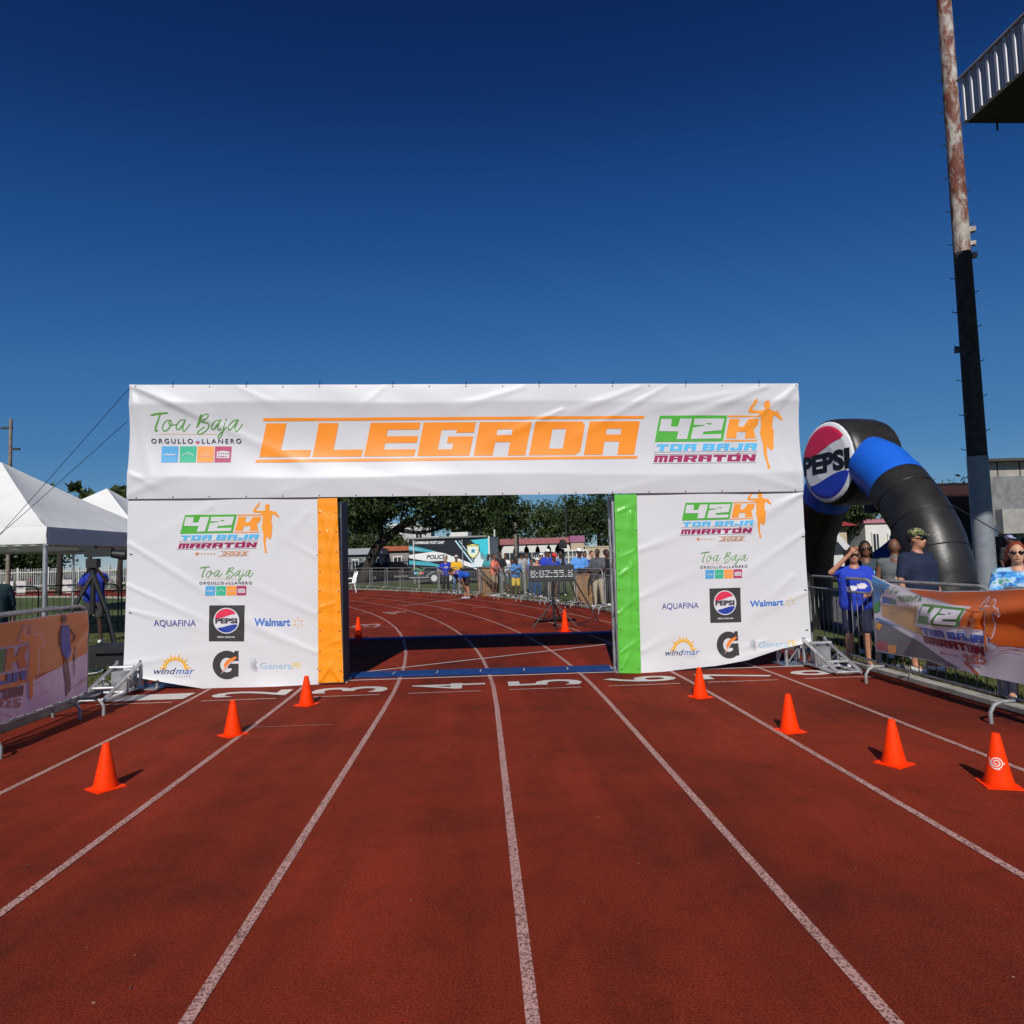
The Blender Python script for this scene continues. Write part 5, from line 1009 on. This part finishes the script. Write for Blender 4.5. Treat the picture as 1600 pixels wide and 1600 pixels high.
for px, Y, zc_, ex, sd_, lab in ((868, 74, 4.6, (3.6, 3, 2.9), 31, 'rounded tree left of the thin dark pole, behind the pink house'), (935, 70, 5.2, (4.6, 3, 3.4), 37, 'dense tree behind the pink house next to the green post'), (985, 78, 5.0, (4, 3, 3.5), 41, 'tree mostly hidden behind the green post'), (765, 72, 4.2, (4.5, 3, 2.6), 43, 'tree behind the right end of the police trailer'), (566, 70, 3.2, (4.5, 3, 1.9), 47, 'lighter green tree under the big tree, behind the grey roof'), (1312, 46, 4.2, (2.2, 2.2, 1.5), 53, 'tree seen through the opening of the inflatable arch'), (1335, 48, 3.2, (1.6, 1.6, 1.3), 59, 'small tree beside the pink house at right'), (1455, 34, 3.6, (1.6, 1.6, .9), 61, 'bush top peeping over the shoulder of the inflatable leg')):
    X_, Y_ = at(px, Y); tree(lab, (X_, Y_, 0), [([(0, 0, 0), (.1, 0, zc_*.5), (0, 0, zc_)], .28, .12)], [(0, 0, zc_, *ex), (ex[0]*.35, -.5, zc_+ex[2]*.3, ex[0]*.5, 1.5, ex[2]*.6), (-ex[0]*.4, -.5, zc_+ex[2]*.2, ex[0]*.5, 1.5, ex[2]*.6)], int(26*ex[0]), 75, .17 if Y > 40 else .13, M_leaf2 if sd_ not in (37,) else M_leaf, sd_, GT)
for px, Y, zc_, ex, sd_, lab in ((92, 44, 6.1, (2.4, 2, 1.1), 71, 'broad-leaved tree rising behind the ridge of the near tent'), (138, 45, 4.9, (1.8, 2, 1.1), 73, 'leafy treetop between the two tent roofs'), (186, 46, 5.4, (1.6, 2, 1.4), 77, 'leafy treetop right of the far tent peak')):
    X_, Y_ = at(px, Y); tree(lab, (X_, Y_, 0), [([(0, 0, 0), (.1, 0, zc_*.5), (0, 0, zc_)], .2, .08)], [(0, 0, zc_, *ex)], int(11*ex[0]), 22, .34, M_leaf2, sd_, 'trees behind the tents', (.35, .7))
for px, Y in ((20, 60), (60, 62), (-30, 60)):
    X_, Y_ = at(px, Y); tree('dark low tree under the tent edge at far left, %s' % {20: 'middle one of three', 60: 'rightmost of three', -30: 'leftmost of three'}[px], (X_, Y_, 0), [([(0, 0, 0), (0, 0, 2.5)], .2, .1)], [(0, 0, 2.9, 2.6, 2, 1.4)], 45, 60, .18, M_leaf, 80+Y+px, 'dark trees at far left')
# utility poles
M_wood = mat('weathered_wood_pole', (.22, .18, .145), .9, noise=.35, nscale=5)
def upole(label, px, Y, z, r, arms=()):
    X_, Y_ = at(px, Y); t = thing('utility_pole', label, 'pole', (X_, Y_, 0)); obj('shaft', MB().tube([(0, 0, 0), (.0, 0, z)], [r, r*.75], 12), M_wood if r > .1 else M_blk, t, True)
    for zz, x0, x1 in arms: obj('crossarm', MB().box(((x0+x1)/2, 0, zz), (x1-x0, .12, .14)), M_blk, t)
upole('grey wooden utility pole in the gap between the trees', 806, 62, 9.5, .17); upole('thin dark pole rising above the tripod camera', 886, 66, 9.5, .07)
upole('wooden utility pole with short crossarms at the left edge', 13, 46, 11.6, .13, ((11.0, -.6, .1), (9.6, -.1, .6), (8.5, -.6, .1)))
# houses
M_cream = mat('cream_wall', (.46, .37, .27), .9, noise=.15); M_pink = mat('pink_fascia', (.34, .12, .13), .8, noise=.25); M_plum = mat('plum_fascia', (.30, .10, .20), .8); M_wht = mat('white_trim', (.62, .61, .58), .7); M_win = mat('window_dark', (.03, .035, .045), .2)
def house(label, x0, x1, yf, zw, wall, roof, wins, roof_h=.35, over=.5, hip=False):
    t = thing('house', label, 'house', ((x0+x1)/2, yf+3, 0)); w = x1-x0
    obj('wall', MB().box((0, 0, zw/2), (w, 6, zw)), wall, t)
    if hip: h = w/2+over; obj('roof', MB().add([(-h, -3-over, zw), (h, -3-over, zw), (h, 3+over, zw), (-h, 3+over, zw), (-h*.35, 0, zw+roof_h), (h*.35, 0, zw+roof_h)], [(0, 1, 5, 4), (1, 2, 5), (2, 3, 4, 5), (3, 0, 4), (3, 2, 1, 0)]), roof, t)
    else: obj('roof', MB().box((0, 0, zw+roof_h/2), (w+2*over, 6+2*over, roof_h)), roof, t)
    for (cx_, zc_, ww, hh, arch_) in wins:
        pts = [(-ww/2, 0), (ww/2, 0), (ww/2, hh)]+([(ww/2*math.cos(a), hh+ww/2*math.sin(a)) for a in np.linspace(.3, math.pi-.3, 7)] if arch_ else [])+[(-ww/2, hh)]
        M_ = Matrix.Translation((cx_, -3.06, zc_))@Matrix.Rotation(math.pi/2, 4, 'X'); f = obj('window_frame', MB().prism(pts, -.02, .06, M_), M_wht, t)
        obj('pane', MB().box((cx_, -3.13, zc_+hh/2), (ww*.72, .03, hh*.8)), M_win, f)
        obj('mullion', MB().box((cx_, -3.15, zc_+hh/2), (.06, .03, hh*.8)), M_wht, f)
    return t
X0 = PY(786, 850, 64)[0]; X1 = PY(885, 850, 64)[0]; h1 = house('pink and cream house with a dark pink roof edge and arched white windows', X0, X1, 64, 2.75, mat('pinkish_wall', (.5, .33, .27), .9, noise=.12), M_pink, [((X1-X0)*f_, .9, 1.5, 1.2, True) for f_ in (-.4, -.22, -.05, .13, .3, .44)], .55, .3)
X2 = PY(912, 850, 63)[0]; house('cream house with a plum roof edge and white grilles', X1+.3, X2, 63, 2.8, M_cream, M_plum, [(-.5, .9, .9, 1.2, False), (.5, .9, .8, 1.2, False)], .6, .1)
house('plain cream wall house behind the standing men', X2+.2, X2+6, 64, 2.3, M_cream, M_cream, [(0, .9, .9, 1.0, False)], .1, .05)
X0 = PY(546, 855, 62)[0]; X1 = PY(592, 855, 62)[0]; house('grey-roofed shed with white grille front left of the leaning trunk', X0-2, X1, 62, 2.2, mat('shed_wall', (.18, .19, .2), .9), mat('grey_roof', (.3, .33, .37), .7), [(-1+1.2*k, .5, .7, 1.3, False) for k in range(3)], .55, .3)
X0 = PY(602, 850, 66)[0]; X1 = PY(640, 850, 66)[0]; house('house with an orange tiled porch roof left of the police trailer', X0, X1, 66, 2.5, mat('taupe_wall', (.24, .22, .21), .9), mat('orange_tile', (.36, .1, .045), .8, noise=.3), [(0, .9, .9, 1.1, False)], .45, .3)
X0 = PY(606, 845, 72)[0]; house('pale two-storey house glimpsed under the big tree', X0, X0+4.5, 72, 5.2, mat('pale_wall', (.42, .43, .45), .9), M_wht, [(-1, 3.3, .9, 1.1, False), (1, 3.3, .9, 1.1, False)], .2, .1)
X0 = PY(1275, 820, 40)[0]; X1 = PY(1322, 820, 40)[0]; house('house with a red metal hip roof behind the white van', X0-3, X1, 40, 2.9, M_cream, mat('red_metal_roof', (.34, .045, .04), .5, noise=.2, nscale=3), [], 1.2, .5, True)
X0 = PY(1352, 830, 45)[0]; X1 = PY(1394, 830, 45)[0]; house('small white house with a pink roof edge and maroon door seen through the inflatable arch', X0, X1+1, 45, 3.2, M_wht, mat('pink_edge', (.42, .16, .2), .8), [(-.8, 1.2, .5, 1.4, False), (.4, .9, .7, 1.6, False)], .25, .15)
# parked cars beyond the fence
def car(label, px, Y, col, L=4.3, h=1.45):
    X_, Y_ = at(px, Y); t = thing('parked_car', label, 'car', (X_, Y_, 0)); l = L/2; My = Matrix.Rotation(math.pi/2, 4, 'X')
    obj('body', MB().prism([(-l, .35), (l, .35), (l, .75), (l*.92, .86), (l*.5, .92), (-l*.55, .95), (-l, .88)], -.85, .85, My), cm(col, .3), t); obj('cabin', MB().prism([(l*.46, .9), (l*.18, h), (-l*.5, h), (-l*.72, .93)], -.74, .74, My), cm(col, .3), t)
    for a, b_ in ((.40, .16), (-.06, -.44)): obj('window', MB().prism([(l*a, .95), (l*(a-.2 if a > 0 else a), h-.08), (l*b_ if a > 0 else l*(b_), h-.08), (l*(b_-.12) if a < 0 else l*b_, .95)], .742, .76, My), M_win, t)
    for s_ in (-.62, .62): obj('wheel', MB().tube([(l*s_, -.9, .32), (l*s_, -.68, .32)], .32, 14), M_blk, t, True)
car('dark red car parked under the big tree beyond the barriers', 622, 57, (110, 18, 26)); car('red car parked behind the white fence under the near tent', 80, 66, (150, 20, 40)); car('grey pickup-like car parked far left behind the fence', 158, 66, (150, 152, 156)); car('dark car parked beside the dark red one under the tree', 585, 58, (40, 46, 50))
# white picket fence round the ground
M_fen = mat('white_fence', (.5, .5, .47), .7)
def fence(label, p, q, h=1.75):
    L = math.hypot(q[0]-p[0], q[1]-p[1]); t = thing('picket_fence', label, 'fence', (*p, 0), math.atan2(q[1]-p[1], q[0]-p[0]))
    for z in (.35, h-.3): obj('rail', MB().box((L/2, .03, z), (L, .05, .08)), M_fen, t)
    n_ = int(L/2.4); post = MB().box((0, 0, (h+.1)/2), (.12, .12, h+.1)).mesh('post'); post.materials.append(M_fen)
    for k in range(n_+1): o = bpy.data.objects.new('post', post); COL.objects.link(o); o.parent = t; o.location = (L*k/n_, .1, 0)
    mb = MB()
    for k in range(int(L/.17)): mb.box((.08+.17*k, 0, h/2+.1), (.04, .03, h-.2))
    tag(obj('pickets', mb, M_fen, t), kind='stuff')
fence('white picket fence behind the trailer and the pink house', (-16, 58.5), (14, 58)); fence('white picket fence running behind the tents at far left', (-62, 57.5), (-16.2, 58.5)); 

# ================================================================ TRAILER, VAN, TENTS
tl = PY(639, 870, 44.9); trl = thing('police_trailer', 'black, white and cyan police command post trailer with a shield badge', 'trailer', (tl[0]+2.6, 44.3, 0), math.radians(-15))
M_tb = mat('trailer_black', (.018, .02, .026), .3); LT = 2.7; ZT0, ZT1 = .42, 2.98
body = obj('body', MB().box((0, 1.2, (ZT0+ZT1)/2), (2*LT, 2.4, ZT1-ZT0)), M_tb, trl)
TA = np.linalg.solve(np.array([[715, 525, 1], [1478, 508, 1], [715, 905, 1]]), np.array([[-LT, ZT1], [LT, ZT1], [-LT, ZT0]]))
def tsurf(u, v, off): w = np.array([u, v, 1])@TA; return (min(LT, max(-LT, w[0])), -off, min(ZT1, max(ZT0, w[1])))
def tp_(a, rgb, off=.006, name='livery'): return printed(name, a, cm(rgb, .4), body, tsurf, off, 400)
tp_(rings([(716, 682), (960, 650), (1060, 668), (1300, 762), (1476, 850), (1476, 880), (1300, 800), (1050, 740), (900, 745), (716, 712)]), (220, 220, 222)); tp_(rings([(716, 590), (800, 605), (975, 648), (900, 655), (716, 640)]), (70, 160, 176)); tp_(rings([(716, 735), (900, 750), (1060, 790), (1080, 830), (960, 790), (716, 775)]), (70, 160, 176)); tp_(rings([(716, 608), (850, 640), (716, 618)]), (200, 205, 208), .009)
tp_(rings([(1310, 545), (1476, 530), (1476, 760), (1400, 720), (1390, 620)]), (60, 190, 206)); tp_(rings([(1400, 640), (1476, 745), (1476, 850), (1330, 780), (1340, 730)]), (216, 222, 226)); tp_(cat(stroke([(1165, 548), (1290, 720), (1400, 862)], 14, 1, 0), stroke([(1200, 548), (1300, 690), (1330, 740)], 8, 1, 0)), (176, 212, 226), .009)
tp_(rings([(1180, 548), (1290, 545), (1260, 600), (1270, 680)]), (12, 14, 20), .008)
SHD = [(1268, 590), (1330, 575), (1390, 590), (1388, 660), (1365, 700), (1330, 725), (1292, 700), (1270, 660)]
tp_(rings(SHD), (16, 26, 30), .012, 'badge'); tp_(rings([(1330+(x-1330)*.88, 648+(y-648)*.9) for x, y in SHD]), (226, 214, 130), .015, 'badge'); tp_(rings([(1330+(x-1330)*.8, 650+(y-650)*.62) for x, y in SHD]), (214, 226, 222), .018, 'badge'); tp_(star(1330, 648, 28), (50, 120, 140), .021, 'badge'); tp_(text('POLICIA', 1288, 592, 1372, 604, .02), (60, 110, 60), .021, 'badge')
tp_(text('POLICÍA', 885, 672, 1090, 722, .03, .25), (22, 22, 30), .012, 'lettering'); tp_(text('COMMAND POST UNIT', 768, 550, 1062, 578, .03, .25), (226, 226, 230), .009, 'lettering'); tp_(rings([(882, 726), (1000, 716), (1060, 722), (1060, 738), (882, 738)]), (200, 205, 210), .009)
for k, c_ in enumerate(((120, 180, 214), (70, 176, 150), (228, 160, 90), (190, 90, 110))): tp_(rings([(762+24*k, 846), (784+24*k, 846), (784+24*k, 870), (762+24*k, 870)]), c_, .009, 'logo_print')
tp_(cat(stroke([(745, 825), (800, 815), (830, 830), (870, 812)], 8), stroke([(770, 812), (765, 835)], 6)), (90, 180, 110), .009, 'logo_print')
obj('end_panel', MB().box((LT+.012, 1.2, (ZT0+ZT1)/2), (.02, 2.3, ZT1-ZT0-.1)), cm((150, 156, 160), .4), trl); obj('corner_trim', MB().box((LT+.01, -.012, (ZT0+ZT1)/2), (.1, .03, ZT1-ZT0)), M_wht, trl); obj('awning', MB().tube([(-LT+.2, -.08, ZT1-.02), (LT-.1, -.08, ZT1-.02)], .07, 10), cm((120, 122, 124), .5), trl, True)
obj('air_conditioner', MB().box((.6, .9, ZT1+.17), (1.2, .9, .32)), M_wht, trl); obj('roof_vent', MB().box((-1.2, .9, ZT1+.06), (.7, .5, .12)), M_wht, trl); obj('mast', MB().tube([(LT-.15, 2.2, ZT1), (LT-.15, 2.2, ZT1+.5)], .05, 8), M_wht, trl)
wx = (np.array([960, 890, 1])@TA)[0]
for dx in (0, 1.0):
    w_ = obj('wheel', MB().tube([(wx+dx, -.06, .38), (wx+dx, .2, .38)], .38, 20), M_blk, trl, True); obj('rim', MB().lathe([(.02, .0), (.2, .02), (.21, .05), (.02, .05)], 16), cm((200, 200, 200), .4), w_, True).matrix_local = Matrix.Translation((wx+dx, -.06, .38))@Matrix.Rotation(math.pi/2, 4, 'X')
obj('wheel_arch', MB().tube([(wx-.55, -.02, ZT0)]+[(wx+.5+(.5*(1 if a > math.pi/2 else 1))*math.cos(a)*2.1-.0, -.02, ZT0+.42*math.sin(a)) for a in np.linspace(math.pi, 0, 12)], .03, 6), cm((170, 172, 174), .4), trl, True); obj('skirt_trim', MB().box((-LT+.9, -.012, ZT0+.02), (1.8, .03, .05)), cm((170, 172, 174), .4), trl)
for x in (-LT+.35, LT-.2): obj('jack', MB().tube([(x, .1, 0), (x, .1, ZT0)], .05, 8), M_galv, trl, True)
obj('awning_arm', MB().tube([(-LT+.35, -.1, ZT1-.1), (-LT+.4, -.1, .95)], .035, 8), M_wht, trl, True); obj('awning_arm', MB().tube([(.95, -.1, ZT1-.15), (1.0, -.1, .95)], .03, 8), cm((150, 150, 152), .4), trl, True)
# ambulance
av = PY(1362, 880, 31); amb = thing('white_van', 'white emergency van with dark windows behind the woman shading her eyes', 'van', (av[0]-2.6, 32, 0), math.radians(6)); Mx = Matrix.Rotation(math.pi/2, 4, 'X'); zr_ = PY(1300, 828, 31)[2]
obj('body', MB().prism([(-3, .4), (2.7, .4), (2.75, .95), (2.55, 1.2), (1.9, 1.35), (1.0, zr_-.12), (.7, zr_), (-3, zr_)], -1, 1, Mx), mat('van_white', (.6, .6, .61), .35), amb)
obj('window', MB().prism([(-.95, 1.25), (.0, 1.25), (-.05, zr_-.5), (-.95, zr_-.5)], 1.0, 1.015, Mx), M_win, amb); obj('window', MB().prism([(.25, 1.25), (1.5, 1.3), (1.0, zr_-.55), (.25, zr_-.55)], 1.0, 1.015, Mx), M_win, amb); obj('windscreen', MB().add([(1.93, -.85, 1.36), (1.93, .85, 1.36), (1.04, .85, zr_-.14), (1.04, -.85, zr_-.14)], [(0, 1, 2, 3)]), M_win, amb)
for x in (-1.9, 1.9): obj('wheel', MB().tube([(x, -1.02, .36), (x, -.75, .36)], .36, 16), M_blk, amb, True)
obj('light_bar', MB().box((.55, -.95, zr_-.2), (.35, .12, .14)), cm((90, 90, 96), .3), amb); obj('mirror', MB().box((1.3, -1.12, 1.35), (.12, .2, .3)), M_blk, amb)
mt = MB()
for t3 in text('MEDICAS', -1.0, -(zr_-.22), -.15, -(zr_-.36), .02):
    k = len(mt.v); mt.v += [(q[0], -1.012, -q[1]) for q in t3]; mt.f.append((k, k+1, k+2)); mt.mi.append(0)
link('lettering', mt.mesh('lettering'), cm((60, 64, 70), .5), amb)
# tents
M_tent = mat('tent_fabric', (.80, .80, .79), .6, trans=.12, noise=.06, nscale=1.5, bump=.3, bscale=5)
def tent(label, cx_, cy_, h, z0, z1, zp, m, rz=0., legs=True):
    t = thing('canopy_tent', label, 'tent', (cx_, cy_, 0), rz); n_ = 22
    for k in range(4):
        M_ = Matrix.Rotation(k*math.pi/2, 4, 'Z'); mb = MB()
        for j in range(n_+1):
            q = j/n_
            for i in range(n_+1):
                u = (i/n_-.5)*2*h*(1-q); z = z1+(zp-z1)*(q**1.12)-.10*math.sin(math.pi*min(1, q))*(1-(2*i/n_-1)**2)+.022*math.sin(i*2.7+k)*(1-q)**2*math.sin(j*.9+i*.4); mb.v.append(tuple(M_@Vector((u, -h*(1-q), z))))
        mb.f = [(j*(n_+1)+i, j*(n_+1)+i+1, (j+1)*(n_+1)+i+1, (j+1)*(n_+1)+i) for j in range(n_) for i in range(n_)]; mb.mi = [0]*len(mb.f); link('roof_panel', mb.mesh('roof_panel', True), m, t)
        va = MB(); nv = 60
        for i in range(nv+1):
            u = (i/nv-.5)*2*h; s_ = .03*math.sin(i*1.9+k)+.015*math.sin(i*4.1)
            va.v += [tuple(M_@Vector((u, -h-.004, z1+.01))), tuple(M_@Vector((u, -h-.02-.6*abs(s_)*.4, (z0+z1)/2))), tuple(M_@Vector((u, -h-.01+s_*.4, z0)))]
        va.f = [(3*i+a, 3*i+3+a, 3*i+4+a, 3*i+1+a) for i in range(nv) for a in (0, 1)]; va.mi = [0]*len(va.f); link('valance', va.mesh('valance', True), m, t)
        obj('eave_bar', MB().tube([tuple(M_@Vector((-h, -h+.05, z0-.03))), tuple(M_@Vector((h, -h+.05, z0-.03)))], .03, 8), M_alu, t, True)
        obj('pole', MB().tube([tuple(M_@Vector((-h+.06, -h+.06, 0))), tuple(M_@Vector((-h+.06, -h+.06, z1)))], .05, 10), M_alu, t, True)
    return t
tent('large white canopy tent at the left edge with a rippled shaded side', -12.2, 18, 3., 2.17, 2.52, 4.4, M_tent)
X_, Y_ = at(166, 27.5); tent('smaller-looking white tent peak farther back beside the arch', X_, Y_, 3., 2.3, 2.65, 4.75, M_tent)
X_, Y_ = at(1440, 24); tent('dark blue pop-up canopy behind the man in the tank top', X_, Y_, 1.25, 1.15, 1.3, 2.75, mat('blue_canopy', (.02, .06, .2), .7, trans=.15), .5)
# equipment of the camera crew at left
cx, cy = at(146, 14.2); vt = thing('video_tripod', 'tall black tripod carrying a broadcast camera in front of the operator in blue', 'tripod', (cx, cy, 0), .1)
for e in ((.6, -.35), (-.5, -.4), (.15, .6)): obj('leg', MB().tube([(0, 0, 1.5), (e[0]*.6, e[1]*.6, .75), (e[0], e[1], .01)], [.05, .035, .028], 8), M_tri, vt, True)
obj('column', MB().tube([(0, 0, .7), (0, 0, 1.75)], .05, 10), M_tri, vt, True); obj('head', MB().box((0, 0, 1.72), (.2, .2, .18)), M_tri, vt); obj('camera', MB().box((.12, 0, 1.93), (.5, .2, .17)).box((-.1, 0, 2.03), (.3, .16, .09)), M_tri, vt); obj('lens', MB().tube([(.35, 0, 1.9), (.62, 0, 1.86)], [.08, .1], 12), M_tri, vt, True); obj('pan_handle', MB().tube([(0, 0, 1.7), (-.3, .25, 1.45)], .015, 6), M_tri, vt)
kx, ky = at(165, 11.2); tag(obj('equipment_case', MB().box((0, 0, .16), (.8, .5, .32)).box((0, 0, .335), (.76, .46, .03)).box((-.5, .35, .1), (.5, .35, .2)).tube([(-.2, -.26, .2), (-.2, -.3, .24), (.2, -.3, .24), (.2, -.26, .2)], .015, 6), M_tri, None, False, (kx-.1, ky+.6, 0)), 'black equipment case on the grass beside the left outrigger', 'case')
cab = [Vector((*q, .03)) for q in spline([(kx-.5, ky-.2), (kx-.2, ky-.6), (kx+.1, ky-.4), (kx, ky-.1), (kx-.35, ky-.3), (kx-.1, ky-.8), (kx+.15, ky-.9)])]; tag(obj('cable', MB().tube(cab, .012, 6), cm((206, 206, 200), .6)), 'white coiled cable on the grass beside the black case', 'cable')
def litter(label, x, y, rgb, s_): tag(obj('bag', MB().ell((0, 0, .06*s_), (.16*s_, .12*s_, .08*s_), 9, 6), cm(rgb, .6), None, False, (x, y, 0)), label, 'bag')
litter('small yellow bag on the grass by the white cable', kx-.1, ky-.55, (206, 186, 60), .8); litter('small red bag on the grass by the black case', kx-.45, ky+.1, (170, 60, 44), .8)
# white advertising cubes on the far bend
for px, Y, k in ((15, 48.5, 'leftmost'), (34, 49, 'second from left'), (96, 49.5, 'third from left'), (110, 48.5, 'rightmost')):
    X_, Y_ = at(px, Y); t = thing('lane_marker_box', 'white box sign on the far bend under the tent, %s of four' % k, 'box sign', (X_, Y_, 0), .5, 'white box signs on the far bend'); obj('box', MB().box((0, 0, .45), (.55, .55, .9)), M_wht, t); obj('print', MB().box((0, -.28, .5), (.3, .012, .25)), cm((150, 150, 170), .6), t); obj('side_panel', MB().box((.281, 0, .45), (.012, .5, .84)), cm((60, 56, 84), .6), t)

drop_foot(nb1, 1)
